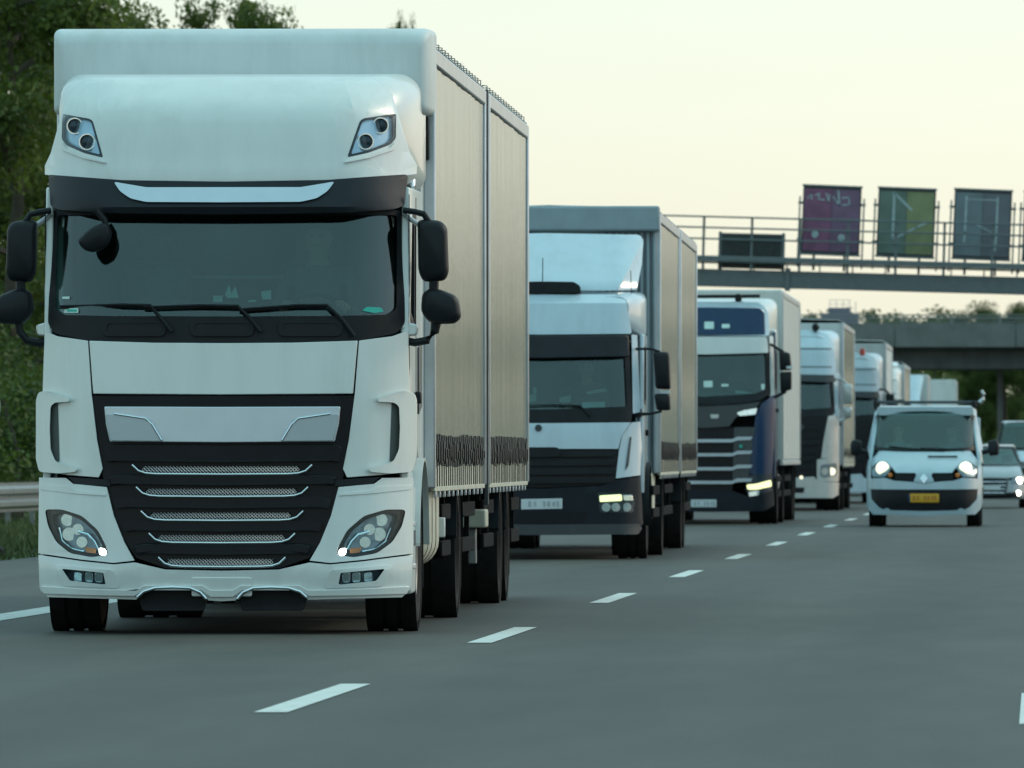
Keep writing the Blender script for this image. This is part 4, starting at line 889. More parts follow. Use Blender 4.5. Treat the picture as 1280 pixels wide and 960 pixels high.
def hard_box(root, y0, y1, hw, z0, z1, mat, part='load_box', ribs=0):
    bd = box(part, -hw, hw, y0, y1, z0, z1, mat, root, .03, 3)
    for s in (-1, 1):
        box('bottom_rail', s*(hw-.05), s*(hw+.012), y0+.01, y1-.01, z0-.09, z0-.004, M_ALU, bd, .01)
        box('top_rail', s*(hw+.001), s*(hw+.014), y0+.04, y1-.04, z1-.13, z1-.04, M_ALU, bd, .004)
        for yy in (y0+.06, y1-.06): box('corner_post', s*(hw+.001), s*(hw+.014), yy-.05, yy+.05, z0+.02, z1-.14, M_ALU, bd, .004)
        n = int((y1-y0)/1.2)
        for k in range(n): box('panel_seam', s*(hw+.0005), s*(hw+.006), y0+.6+k*1.2, y0+.64+k*1.2, z0+.03, z1-.15, M_ALU, bd, .001)
    return bd
# ================================================================== 2. pale blue white lorry
Y2, C2 = 117.4, 676.
t2 = empty('truck', ((C2-VX)*Y2/F, Y2, 0), R(.55), 'pale blue white truck with dark grille and roof spoiler, directly behind the leading truck', 'truck', 'trucks queueing in the right lane')
f2 = Front(C2, Y2, t2); W2 = 1.15
s2 = surf([(.3, 0), (.9, .0), (1.5, .03), (1.65, .06), (2.3, .22), (2.55, .26), (2.9, .34), (3.05, .6)], W2, .06, .78, .26, 2.3)
box('cab_core', -1.0, 1.0, .36, 1.9, .6, 1.5, M_DARK, t2, .02)
fl = lambda h: f2.full(h)
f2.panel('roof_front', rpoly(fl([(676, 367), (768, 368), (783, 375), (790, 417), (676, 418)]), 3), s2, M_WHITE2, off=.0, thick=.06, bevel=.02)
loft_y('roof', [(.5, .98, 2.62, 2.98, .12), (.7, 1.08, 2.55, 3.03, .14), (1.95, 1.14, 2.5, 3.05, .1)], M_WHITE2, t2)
f2.panel('sun_visor', rpoly(fl([(676, 419), (786, 419), (787, 446), (676, 448)]), 4), s2, M_VISOR, off=.07, thick=.04, bevel=.012)
ws = f2.panel('windscreen_surround', [fl([(676, 440), (787, 440), (791, 515), (789, 527), (676, 528.5)]), rpoly(fl([(676, 444), (781, 444), (784, 508), (676, 512)]), 3)], s2, M_BLACK, off=.005, thick=.03)
f2.panel('windscreen', fl([(676, 441), (784, 441), (787, 512), (676, 516)]), s2, M_GLASS, off=-.012, thick=.006, bevel=0, step=14)
for sd in (0, 1):
    f2.panel('windscreen_pillar', [(790, 418), (797, 419), (801, 515), (791.5, 517)], s2, M_WHITE2, off=0, thick=.08, side=sd)
    f2.panel('corner_panel', [(790, 528), (801, 527), (803, 560), (801, 594), (770, 598), (774, 562), (778, 545)], s2, M_WHITE2, off=.0, thick=.05, side=sd)
    f2.panel('corner_duct', rpoly([(788, 546), (790, 546), (786, 582), (782, 588)], 1), s2, M_GREYP, off=.012, thick=.014, side=sd)
    hd = f2.panel('headlamp', rpoly([(747, 616), (790, 617), (794, 628), (792, 641), (750, 641)], 3), s2, M_LAMPD, off=.012, thick=.04, side=sd)
    f2.panel('running_light', rpoly([(749.5, 619.5), (777, 618), (778, 626), (750, 627.5)], 1.5), s2, M_DRLY, hd, .03, .012, .004, side=sd)
    f2.panel('indicator', rpoly([(779, 619), (791, 619), (792, 626), (780, 626)], 1.5), s2, M_REFL, hd, .024, .01, .003, side=sd)
    for a in (758, 770, 784):
        c = f2.pt(a if not sd else 2*C2-a, 634, s2, .025); lathe('reflector', [(-.012, .05), (.0, .045), (.012, .02), (.012, .003)], c, M_REFL, hd, 16)
    f2.panel('lens', rpoly([(748, 617), (789, 618), (793, 628), (791, 640), (751, 640)], 3), s2, M_LENS, hd, .045, .004, 0, side=sd)
    mh = f2.housing('mirror', [(817, 439), (837, 440), (839, 487), (820, 486)], .34, .15, M_BLACK, None, 4, sd)
    f2.housing('wide_angle_mirror', [(818, 492), (838, 492), (839, 513), (821, 513)], .34, .14, M_BLACK, mh, 4, sd)
    f2.panel('mirror_label', [(826, 488), (838, 488), (838, 492), (826, 492)], .40, M_PLATE, mh, 0, .05, .003, side=sd)
    f2.tubep('mirror_arm', [(795, 436), (815, 436), (826, 440)], .40, .015, M_BLACK, mh, side=sd)
    f2.tubep('mirror_arm', [(797, 518), (815, 517), (828, 514)], .40, [.022, .014, .014], M_BLACK, mh, side=sd)
    f2.housing('mirror_foot', [(792, 509), (803, 511), (803, 521), (793, 522)], .33, .12, M_BLACK, None, 2, sd)
f2.panel('front_flap', fl([(676, 529), (789, 528), (777, 546), (773, 561), (676, 561)]), s2, M_WHITE2, off=.008, thick=.04, bevel=.012)
c = f2.pt(673, 535, s2, .02); lathe('badge', [(-.012, .035), (.0, .04), (.015, .04)], c, M_GREYP, t2, 18)
gb = f2.panel('grille', fl([(676, 562), (773, 562), (769, 598), (752, 606), (676, 610)]), s2, M_GLOSSBLACK, off=-.03, thick=.05)
for a in (564, 575, 586, 597): f2.panel('louvre', rpoly(fl([(676, a), (770, a), (767, a+7), (676, a+8)]), 2), s2, M_BLACK, gb, .012, .04, .012)
f2.panel('grille_crest', rpoly(fl([(676, 559), (697, 559), (703, 566), (699, 571), (676, 572)]), 3), s2, M_BLACK, gb, .03, .05, .012)
bp = f2.panel('bumper', fl([(676, 611), (752, 607), (770, 600), (801, 596), (804, 655), (798, 662), (676, 663)]), s2, mk('slate_bumper', (.009, .014, .021), .5, var=.15, spec=.2), off=.004, thick=.1, bevel=.02)
f2.panel('bumper_lip', rpoly(fl([(676, 656), (799, 655), (803, 661), (798, 668), (676, 669)]), 2), s2, M_GREYP, bp, .02, .08, .008)
f2.panel('bumper_recess', rpoly(fl([(676, 640), (735, 640), (730, 653), (676, 654)]), 3), s2, M_GLOSSBLACK, bp, .008, .02, .003)
np_ = f2.panel('number_plate', rpoly([(651.5, 624), (703, 623), (703, 636), (651.5, 637)], 1), s2, M_PLATE, None, .02, .014, .003); plate_marks(f2, np_, 660, 701, 626.5, 633.5, s2, .024, M_INK)
f2.panel('dash_paper', [(728, 503), (757, 502), (757, 509), (728, 510)], .42, M_STICK, None, 0, .02, .002, exact=True)
for pts in ([(658, 494), (671, 492), (671, 502), (658, 503)], [(667, 484), (671, 484), (671, 492), (667, 492)], [(700, 497), (714, 494), (714, 503), (700, 503)], [(733, 490), (757, 485), (760, 489), (735, 493)]): f2.panel('dashboard_item', pts, .55, M_STRAPL, None, 0, .05, .004, exact=True)
f2.tubep('wiper', [(738, 520), (725, 507), (690, 506), (660, 507)], s2, [.012, .01, .008, .006], M_BLACK, None, .03, exact=True)
cab_inside(t2, 1.08, 1.0, 1.68, 2.5, .42, 1.9, .5); cab_sides(t2, W2, .34, 1.95, .75, 1.6, 2.55, M_WHITE2, 1.78, 2.38)
# roof spoiler, light bar, aerials
sS = surf([(2.95, .55), (3.1, .62), (3.75, 1.5)], 1.2, .04, .85, .25, 2.)
sp = f2.panel('roof_spoiler', rpoly(fl([(676, 291), (785, 293), (800, 293), (805, 297), (800, 312), (782, 345), (772, 363), (676, 363)]), 3), sS, M_WHITE2, off=0, thick=.04, bevel=.012)
sC = surf([(2.9, .62), (3.1, .68), (3.75, 1.5)], 1.2, .0, .78, .55, 1.)
for sd in (0, 1): f2.panel('spoiler_cheek', [(801, 296), (806.5, 299), (804, 330), (797, 362), (772, 363), (783, 344)], sC, M_WHITE2, sp, -.01, .03, .008, side=sd)
f2.panel('light_bar', rpoly(fl([(676, 351.5), (716, 352), (724, 357), (725, 366), (676, 366)]), 3), .5, M_BLACK, None, .0, .18, .015)
tube('aerial', [f2.pt(676, 352, .55), f2.pt(676, 322, .6)], .006, M_BLACK, t2, 6); tube('aerial', [f2.pt(790, 372, .7), f2.pt(789, 338, .75)], .005, M_BLACK, t2, 6)
chassis(t2, .4, 20.4); running_gear(t2, 1.4, (5.6, 14.6, 16.0), 1.0, ((2.2, 4.8), (6.6, 10.8), (17.0, 20.)))
box('engine_sump', -.5, .5, .5, 1.8, .32, .9, M_DARK, t2, .05)
for s in (-1, 1): box('battery_box', s*.8, s*1.2, 2.3, 3.3, .45, .98, M_STRAPL, t2, .03)
curtain_box(t2, 2.45, 11.2, 1.28, .95, 4.03, M_TARP, mk('blue_grey_wall', (.30, .37, .41), .45, var=.05, dirt=.15), straps=20, seed=8, bows=0, part='front_load_box')
curtain_box(t2, 12.0, 20.4, 1.28, .95, 4.03, M_TARP, M_TARPW, straps=20, seed=9, bows=0, part='trailer_load_box')
box('load_box_header', -1.285, 1.285, 2.22, 2.42, 3.76, 4.05, mk('header_grey', (.26, .33, .37), .5, var=.06, dirt=.15), t2, .03, 3)
for k in range(9): box('wall_rib', .62+k*.073, .65+k*.073, 2.36, 2.425, 1.0, 3.75, MATS['blue_grey_wall'], t2, .006)
person((0, 0, 0), 'driver of the pale blue white truck, dim behind its windscreen', (.16, .05, .05)).location = (t2.location.x+.46, Y2+1.36, 1.40)
# ================================================================== 3. blue lorry with white visor band
Y3, C3 = 178., 881.
t3 = empty('truck', ((C3-VX)*Y3/F, Y3, 0), 0, 'dark blue truck with broad white band over its windscreen and white container body', 'truck', 'trucks queueing in the right lane')
f3 = Front(C3, Y3, t3); W3 = 1.2; fl = lambda h: f3.full(h)
s3 = surf([(.3, 0), (1.3, .02), (2.1, .05), (2.2, .1), (2.9, .24), (3.2, .28), (3.75, .55)], W3, .06, .85, .24, 2.3)
box('cab_core', -1.05, 1.05, .34, 2.0, .6, 2.0, M_DARK, t3, .02)
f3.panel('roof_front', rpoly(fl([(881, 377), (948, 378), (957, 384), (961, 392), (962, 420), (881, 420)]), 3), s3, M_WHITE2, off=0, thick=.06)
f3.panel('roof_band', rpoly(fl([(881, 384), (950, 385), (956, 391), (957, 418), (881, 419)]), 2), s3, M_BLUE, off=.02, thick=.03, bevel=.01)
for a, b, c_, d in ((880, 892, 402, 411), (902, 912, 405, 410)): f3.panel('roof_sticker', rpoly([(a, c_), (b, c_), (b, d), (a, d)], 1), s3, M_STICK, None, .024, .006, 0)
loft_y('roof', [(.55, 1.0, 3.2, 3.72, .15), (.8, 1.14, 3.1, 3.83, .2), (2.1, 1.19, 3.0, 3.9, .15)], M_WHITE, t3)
f3.panel('sun_visor', rpoly(fl([(881, 421), (959, 421), (961, 441), (881, 443)]), 2), s3, M_WHITE, off=.09, thick=.05, bevel=.012)
f3.panel('windscreen_surround', [fl([(881, 440), (961, 440), (964, 492), (950, 500), (925, 505), (881, 507)]), rpoly(fl([(881, 443), (957, 443), (959, 486), (945, 492), (881, 496)]), 3)], s3, M_BLACK, off=.005, thick=.03)
f3.panel('windscreen', fl([(881, 441), (959, 441), (961, 489), (945, 496), (881, 500)]), s3, M_GLASS, off=-.012, thick=.006, bevel=0, step=10)
for a, b, c_, d in ((880, 891, 476, 484), (902, 911, 480, 483), (952, 956, 480, 487)): f3.panel('sticker', rpoly([(a, c_), (b, c_), (b, d), (a, d)], 1), s3, M_STICK, None, -.004, .006, 0, exact=True)
f3.panel('dash_paper', [(918, 488), (928, 489), (941, 491), (940, 495), (920, 492)], .45, M_STICK, None, 0, .02, .002)
for sd in (0, 1):
    f3.panel('windscreen_pillar', [(962, 420), (967, 420), (969, 494), (964, 495)], s3, M_WHITE, off=0, thick=.08, side=sd)
    f3.panel('corner_panel', [(964, 496), (969, 495), (968, 560), (965, 598), (937, 592), (941, 548), (945, 520), (952, 505)], s3, M_BLUE, off=0, thick=.06, bevel=.012, side=sd)
    up = f3.panel('upper_lamp', rpoly([(921, 516), (930, 513), (947, 510), (945, 518), (925, 520)], 1.5), s3, M_REFL, None, .02, .03, .005, side=sd)
    f3.panel('grille_cheek', rpoly([(918, 534), (944, 534), (941, 549), (937, 590), (934, 602), (916, 604)], 2), s3, M_GREYP, None, .006, .05, .01, side=sd)
    hd = f3.panel('headlamp', rpoly([(934, 594), (966, 592), (966, 614), (936, 620), (933, 612)], 3), s3, M_LAMPD, None, .004, .05, side=sd)
    f3.panel('running_light', rpoly([(933.5, 606), (945, 605), (964, 600), (965, 608), (946, 612), (935, 612)], 2), s3, M_DRLY, hd, .02, .016, .004, side=sd)
    f3.panel('reflector', rpoly([(936, 615), (950, 613), (949, 619), (937, 621)], 1.5), s3, M_REFL, hd, .02, .016, .003, side=sd)
    mh = f3.housing('mirror', [(974, 438), (988, 441), (990, 463), (975, 463)], .36, .15, M_BLACK, None, 3, sd); f3.housing('wide_angle_mirror', [(975, 465), (990, 464), (990, 487), (976, 491)], .36, .15, M_BLACK, mh, 3, sd)
    f3.tubep('mirror_arm', [(963, 430), (970, 434), (980, 440)], .42, .024, M_BLACK, mh, side=sd); f3.tubep('mirror_arm', [(966, 498), (974, 494), (983, 489)], .42, .028, M_BLACK, mh, side=sd)
    f3.panel('mirror_tip', [(983, 458), (991, 457), (991, 461), (984, 461)], .34, M_PLATE, mh, 0, .04, .003, side=sd)
f3.panel('front_flap', fl([(881, 508), (925, 506), (951, 502), (944, 512), (920, 522), (912, 533), (881, 535)]), s3, M_GREYP, off=.012, thick=.04, bevel=.012)
f3.panel('badge', rpoly([(888, 518), (899, 518), (898, 523), (889, 523)], 1), s3, M_SILVER, None, .02, .012, .003)
gb = f3.panel('grille', fl([(881, 534), (919, 534), (916, 612), (910, 620), (881, 620)]), s3, M_GLOSSBLACK, off=-.05, thick=.05)
for a in (549, 566.5, 584, 601): f3.panel('grille_bar', rpoly(fl([(881, a), (916, a), (922, a-3), (941, a-3), (939, a+1), (922, a+1.5), (915, a+4), (881, a+4)]), 1), s3, M_PLATEFACET, gb, .03, .05, .008)
c = f3.pt(926.5, 558, s3, .04); lathe('green_dot', [(-.012, .025), (0, .03), (.02, .03)], c, M_TEALSTICK, t3, 14)
f3.panel('bumper', fl([(881, 613), (914, 613), (934, 620), (950, 618), (967, 612), (968, 632), (955, 639), (881, 640)]), s3, MATS['slate_bumper'], off=.01, thick=.1, bevel=.02)
np_ = f3.panel('number_plate', rpoly([(864, 624.5), (896, 624.5), (896, 634), (864, 634)], 1), s3, M_PLATE, None, .02, .008, .002); plate_marks(f3, np_, 868, 895, 626.5, 632, s3, .024, M_INK)
cab_inside(t3, 1.13, 1.6, 2.25, 3.0, .42, 2.0); cab_sides(t3, W3, .32, 2.1, .8, 2.1, 3.3, M_BLUE, 2.3, 2.95)
box('cab_side_upper', -1.205, 1.205, .75, 2.1, 2.98, 3.35, M_WHITE, t3, .04)
bm_ = f3.tubep('roof_bar', [(800, 370), (870, 370.5), (950, 370)], .75, .03, M_BLACK, None)
rc = f3.housing('roof_horn', [(914, 377), (930, 377), (929, 383), (914, 383)], .6, .3, M_BLACK, None, 1); f3.housing('roof_beacon', [(918, 367), (927, 367), (927, 377), (918, 377)], .62, .16, M_BLACK, rc, 3)
chassis(t3, .4, 15.4); running_gear(t3, 1.4, (5.0, 12.0, 13.3), 1.05, ((2.2, 4.2), (6., 11.)))
box('engine_sump', -.5, .5, .5, 1.8, .32, .9, M_DARK, t3, .05)
for s in (-1, 1): 
    tk = lathe('fuel_tank', [(0, .28), (.03, .32), (1.3, .32), (1.33, .28)], (s*.88, 2.4, .72), M_ALU, t3, 20)
    lathe('tank_cap', [(0, .06), (.02, .06)], (s*.88, 2.38, .85), M_DARK, tk, 12)
hard_box(t3, 2.6, 15.8, 1.27, 1.1, 4.06, M_BOXP)
# ================================================================== 4-8. lorries further back
def lorry(cx, Y0, label, paint, zroof, ztop, zb, yb, blen, bmat, curtain=True, corner=None, bumper=None, grille=M_GLOSSBLACK, mirror=M_BLACK, rz=0., W=1.22, spoiler=False, detail=2, drl=False, grille_z=(.75, 2.02)):
    t = empty('truck', ((cx-VX)*Y0/F, Y0, 0), rz, label, 'truck', 'trucks queueing in the right lane'); f = Front(cx, Y0, t)
    P = lambda x, z: (cx+x*f.sc, HY-(z-CH)*f.sc); fl = lambda h: f.full([P(*q) for q in h]); q = lambda h: [P(*p) for p in h]; r = f.sc*.04
    sf = surf([(.3, 0), (1.3, .02), (2.0, .05), (2.15, .1), (zroof-.75, .28), (zroof-.4, .36), (zroof, .72)], W, .07, .8, .28, 2.3)
    corner = corner or paint; bumper = bumper or paint; zw = zroof-1.02
    box('cab_core', -1.05, 1.05, .34, 2., .6, 1.95, M_DARK, t, .02)
    f.panel('roof_front', rpoly(fl([(0, zroof), (.75, zroof-.01), (1.0, zroof-.1), (1.13, zroof-.3), (1.17, zw+.06), (0, zw+.06)]), r), sf, paint, thick=.06, bevel=.015)
    loft_y('roof', [(.6, .95, zw+.1, zroof-.12, .2), (.85, 1.12, zw, zroof-.03, .25), (2.1, 1.2, zw-.1, zroof+.02, .2)], paint, t)
    for z in (zroof-.38, zw+.25): f.panel('roof_seam', fl([(0, z), (1.08, z-.01), (1.08, z-.03), (0, z-.025)]), sf, M_GREYP, off=.008, thick=.012, bevel=0)
    f.panel('sun_visor', rpoly(fl([(0, zw+.08), (1.12, zw+.06), (1.17, zw-.08), (1.0, zw-.1), (0, zw-.06)]), r*.8), sf, M_GREYP, off=.16, thick=.05, bevel=.015)
    f.panel('windscreen_surround', [fl([(0, zw), (1.1, zw), (1.15, 2.1), (1.0, 2.02), (0, 1.98)]), rpoly(fl([(0, zw-.04), (1.04, zw-.04), (1.08, 2.2), (0, 2.14)]), r)], sf, M_BLACK, off=.005, thick=.03)
    f.panel('windscreen', fl([(0, zw-.02), (1.07, zw-.02), (1.1, 2.17), (0, 2.1)]), sf, M_GLASS, off=-.012, thick=.006, bevel=0)
    g0, g1 = grille_z
    gp = f.panel('grille', fl([(0, g1-.04), (.98, g1), (.84, 1.2), (.72, g0), (0, g0-.04)]), sf, grille, off=-.02, thick=.05)
    for k in range(6):
        z = g1-.2-(g1-g0-.25)*k/6; w = .9-.04*k; f.panel('louvre', rpoly(fl([(0, z), (w, z+.02), (w-.03, z-.09), (0, z-.11)]), r*.5), sf, M_BLACK, gp, .016, .035, .012)
    f.panel('badge_bar', rpoly(fl([(0, g1-.17), (.45, g1-.17), (.5, g1-.24), (.42, g1-.31), (0, g1-.31)]), r*.7), sf, M_GREYP, gp, .02, .02, .006)
    for sd in (0, 1):
        f.panel('windscreen_pillar', q([(1.13, zw+.1), (1.2, zw+.1), (1.23, 2.05), (1.15, 2.04)]), sf, paint, thick=.08, side=sd)
        f.panel('corner_panel', q([(1.0, 2.02), (1.22, 2.06), (1.23, 1.1), (.85, 1.12), (.9, 1.5)]), sf, corner, thick=.06, bevel=.015, side=sd)
        hd = f.panel('headlamp', rpoly(q([(.82, 1.0), (1.2, 1.04), (1.21, .74), (.9, .68), (.8, .74)]), r), sf, M_LAMPH, off=.012, thick=.05, side=sd)
        for a in (.93, 1.08):
            c = f.pt(*(P(a if sd == 0 else -a, .84)), sf, .03); lathe('reflector', [(-.01, .08), (.01, .06), (.02, .01)], c, M_WARM if drl and a > 1 else M_REFL, hd, 14)
        f.panel('lamp_surround', [rpoly(q([(.76, 1.1), (1.23, 1.12), (1.23, .62), (.76, .62)]), r), rpoly(q([(.84, .98), (1.18, 1.02), (1.19, .76), (.9, .70), (.82, .75)]), r)], sf, corner, thick=.05, off=.02, side=sd)
        mh = f.housing('mirror', q([(1.30, 2.72), (1.52, 2.70), (1.52, 2.28), (1.32, 2.27)]), .4, .15, mirror, None, r*1.3, sd); f.housing('wide_angle_mirror', q([(1.31, 2.22), (1.52, 2.22), (1.50, 1.98), (1.34, 1.97)]), .4, .14, mirror, mh, r*1.3, sd)
        f.tubep('mirror_arm', q([(1.15, 2.82), (1.3, 2.80), (1.4, 2.70)]), .46, .025, mirror, mh, side=sd); f.tubep('mirror_arm', q([(1.18, 1.95), (1.3, 1.93), (1.42, 2.0)]), .46, .03, mirror, mh, side=sd)
    bp = f.panel('bumper', fl([(0, g0-.06), (.70, g0-.02), (.78, .62), (1.23, .6), (1.22, .34), (1.1, .27), (0, .27)]), sf, bumper, off=.03, thick=.1, bevel=.02)
    f.panel('bumper_slot', rpoly(fl([(0, .5), (.5, .5), (.48, .38), (0, .38)]), r*.5), sf, M_GLOSSBLACK, bp, .034, .01, .003)
    np_ = f.panel('number_plate', fl([(0, .60), (.26, .60), (.26, .49), (0, .49)]), sf, M_PLATE, None, .05, .02, .003)
    cab_inside(t, 1.13, 1.55, 2.12, zw+.05, .45, 2.0); cab_sides(t, W, .33, 2.1, .85, 2.05, zw+.1, paint, 2.2, zw-.05)
    if spoiler:
        sp = f.panel('roof_spoiler', rpoly(fl([(0, ztop-.02), (1.1, ztop-.02), (1.16, ztop-.12), (1.0, zroof+.02), (0, zroof+.02)]), r), surf([(zroof, .8), (ztop, 1.9)], 1.25, .05, .8, .3), paint, thick=.04)
    chassis(t, .4, yb+blen-.2); running_gear(t, 1.4, (5.2, yb+blen-4.2, yb+blen-2.9), 1.05, ((2.2, 4.2), (6.2, yb+blen-5.2)))
    box('engine_sump', -.5, .5, .5, 1.8, .32, .9, M_DARK, t, .05)
    if curtain: curtain_box(t, yb, yb+blen, 1.275, zb, ztop, bmat, M_TARPW, straps=10 if detail > 1 else 0, seed=int(Y0), bows=0)
    else: hard_box(t, yb, yb+blen, 1.275, zb+.1, ztop, bmat)
    return t, f, P
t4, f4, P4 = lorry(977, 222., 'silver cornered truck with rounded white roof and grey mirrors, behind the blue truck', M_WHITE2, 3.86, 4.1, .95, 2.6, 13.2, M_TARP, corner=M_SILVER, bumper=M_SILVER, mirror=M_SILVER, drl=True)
c = f4.pt(1019.5, 409, .7); rb = lathe('roof_lamp', [(-.05, .05), (0, .085), (.06, .085), (.09, .04)], c, M_BLACK, t4, 16); tube('lamp_stalk', [c, c+Vector((0, 0, -.16))], .014, M_BLACK, rb, 6)
c = f4.pt(1002, 597, .0); lathe('fog_lamp', [(-.02, .03), (0, .04), (.04, .04)], c, M_WARM, t4, 12)
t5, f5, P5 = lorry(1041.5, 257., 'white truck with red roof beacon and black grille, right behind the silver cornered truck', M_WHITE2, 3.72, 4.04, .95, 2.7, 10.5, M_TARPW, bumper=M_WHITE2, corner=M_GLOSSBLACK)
c = f5.pt(1078, 443, .75); lathe('red_beacon', [(-.06, .07), (.06, .075), (.14, .05), (.16, .01)], c, M_RED, t5, 14, 'z')
lorry(1075, 306., 'cream white truck showing only its side, sixth in the queue', M_WHITE, 3.80, 3.95, .95, 2.7, 13.2, M_TARP, spoiler=True, detail=1)
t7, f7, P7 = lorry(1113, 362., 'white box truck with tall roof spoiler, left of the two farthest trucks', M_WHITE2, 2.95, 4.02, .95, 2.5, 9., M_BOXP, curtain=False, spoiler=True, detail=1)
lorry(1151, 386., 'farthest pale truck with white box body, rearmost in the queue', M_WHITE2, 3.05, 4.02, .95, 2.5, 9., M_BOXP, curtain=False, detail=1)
# ================================================================== panel van in the middle lane
YV, CV = 172., 1155.
van = empty('van', ((CV-VX)*YV/F, YV, 0), R(-.3), 'pale blue van with roof rack, lit headlamps and yellow number plate', 'van')
fv = Front(CV, YV, van); WV = .93; flv = lambda h: fv.full(h)
sv_ = surf([(.2, .05), (.45, .0), (.8, .02), (.95, .1), (1.05, .32), (1.22, .72), (1.9, 1.42), (2.0, 1.6)], WV, .13, .55, .34, 2.3)
body = fv.panel('bonnet', flv([(1155, 562), (1195, 563), (1213, 564), (1222, 575), (1221, 584), (1213, 577), (1202, 577), (1196, 583), (1190, 591), (1166, 591), (1160, 603), (1155, 603)]), sv_, M_VAN, thick=.03, bevel=.01)
fv.panel('bonnet_slot', rpoly([(1160, 568), (1196, 568), (1197, 572), (1159, 572)], 1), sv_, M_BLACK, body, .008, .012, .002)
fv.panel('bonnet_slot_edge', rpoly([(1159, 572.5), (1197, 572.5), (1197, 574), (1159, 574)], .5), sv_, M_VAN, body, .012, .012, .002)
ws = fv.panel('windscreen_surround', [flv([(1155, 512), (1212, 513.5), (1218, 520), (1222, 556), (1218, 563), (1155, 566)]), rpoly(flv([(1155, 515), (1209, 516), (1215, 521), (1219, 555), (1214, 559), (1155, 563)]), 2)], sv_, M_BLACK, off=.004, thick=.02)
fv.panel('windscreen', flv([(1155, 513), (1212, 514.5), (1220, 558), (1155, 565)]), sv_, M_GLASS, off=-.008, thick=.006, bevel=0, step=10)
for pth in ([(1180, 564), (1140, 561), (1110, 558)], [(1205, 563), (1175, 561), (1150, 560)]): fv.tubep('wiper', pth, sv_, .012, M_BLACK, None, .02)
fv.panel('roof_front', flv([(1155, 507.5), (1205, 508.5), (1216, 513), (1213, 515), (1155, 513)]), sv_, M_VAN, thick=.05, off=.005)
def taper(o):                                          # the body leans in above the waistline
    for q in o.data.vertices:
        if q.co.z > 1.05: q.co.x *= 1-.155*(q.co.z-1.05)
        elif q.co.z < .6: q.co.x *= 1-.05*(.6-q.co.z)
for sd in (0, 1):
    fv.panel('windscreen_pillar', [(1214, 512), (1219, 514), (1228, 560), (1224, 576), (1219, 562)], sv_, M_VAN, thick=.05, bevel=.01, side=sd)
    hd = fv.panel('headlamp', rpoly([(1195, 584), (1202, 577), (1213, 577), (1221, 585), (1220, 596), (1203, 596)], 3), sv_, M_LAMPH, None, -.01, .05, side=sd)
    c = fv.pt(1207 if not sd else 2*CV-1207, 585.5, sv_, .03); lathe('bulb', [(-.02, .06), (0, .1), (.03, .11)], c, M_WARM, hd, 18)
    c = fv.pt(1197 if not sd else 2*CV-1197, 594, sv_, .02); lathe('indicator', [(-.01, .03), (.02, .04)], c, M_AMBER, hd, 12)
    fv.panel('lens', rpoly([(1195, 584), (1202, 577), (1213, 577), (1221, 585), (1220, 596), (1203, 596)], 3), sv_, M_LENS, hd, .055, .004, 0, side=sd)
    fv.panel('wing', [(1222, 576), (1226, 575), (1228, 606), (1227, 634), (1220, 640), (1212, 634), (1221, 624), (1222, 612), (1222, 597), (1222, 586)], sv_, M_VAN, thick=.05, side=sd)
    gb = fv.panel('grille', rpoly([(1165, 592.5), (1191, 592.5), (1192, 600), (1170, 601.5)], 1), sv_, M_GLOSSBLACK, None, -.03, .03, side=sd)
    for z in (594, 597.5): fv.panel('grille_bar', [(1167, z), (1191, z), (1191, z+1.2), (1168, z+1.2)], sv_, M_BLACK, gb, -.015, .02, .003, side=sd)
    mh = fv.housing('mirror', [(1234, 551), (1246, 549), (1249, 556), (1248, 569), (1236, 570)], .95, .18, M_BLACK, None, 3, sd); fv.tubep('mirror_arm', [(1227, 566), (1237, 563)], 1.03, .04, M_BLACK, mh, side=sd)
    s = -1 if sd else 1
    bs = side_panel('body_side', van, s*WV, [[(.52, .35), (.55, .85), (.85, 1.08), (1.25, 1.5), (1.72, 1.96), (2.6, 1.97), (4.7, 1.97), (4.74, 1.5), (4.76, 1.05), (4.78, .35), (1.42, .32), (1.36, .62), (1.15, .74), (.75, .74), (.58, .6), (.56, .35)], rpoly([(1.02, 1.14), (1.9, 1.08), (1.9, 1.72), (1.6, 1.72)], .06)], M_VAN, .05, .03)
    taper(bs); taper(side_panel('door_window', van, s*(WV-.012), rpoly([(1.0, 1.12), (1.92, 1.06), (1.92, 1.74), (1.58, 1.74)], .06), M_SIDEGL, .006, 0))
    wheel(van, s*.81, .95, .325, .215); wheel(van, s*.81, 4.05, .325, .215)
    box('door_handle', s*(WV+.002), s*(WV+.035), 1.75, 1.92, 1.0, 1.05, M_BLACK, van, .01)
    side_panel('rub_strip', van, s*(WV+.012), [(1.5, .52), (4.6, .52), (4.6, .64), (1.5, .64)], M_BLACK, .014, .004)
fv.panel('nose_badge', rpoly([(1155, 592), (1160, 598), (1155, 604.5), (1150, 598)], .8), sv_, M_CHROME, None, .03, .03, .006)
fv.panel('badge_plinth', flv([(1155, 590.5), (1163, 591), (1168, 602), (1155, 604)]), sv_, M_VAN, None, .012, .03, .006)
fv.panel('bumper', flv([(1155, 604.5), (1170, 602.5), (1192, 601), (1203, 597.5), (1222, 598), (1224, 611.5), (1190, 612), (1155, 612)]), sv_, M_VAN, off=.012, thick=.06, bevel=.015)
bl = fv.panel('lower_bumper', flv([(1155, 612.5), (1222, 612), (1222, 622), (1214, 632), (1206, 638), (1155, 640)]), sv_, M_BLACK, off=-.01, thick=.06)
fv.panel('bumper_spoiler', flv([(1155, 639), (1196, 638), (1201, 635), (1206, 637), (1214, 633), (1225, 622), (1226, 636), (1219, 643), (1155, 645)]), sv_, M_VAN, off=.008, thick=.06, bevel=.012)
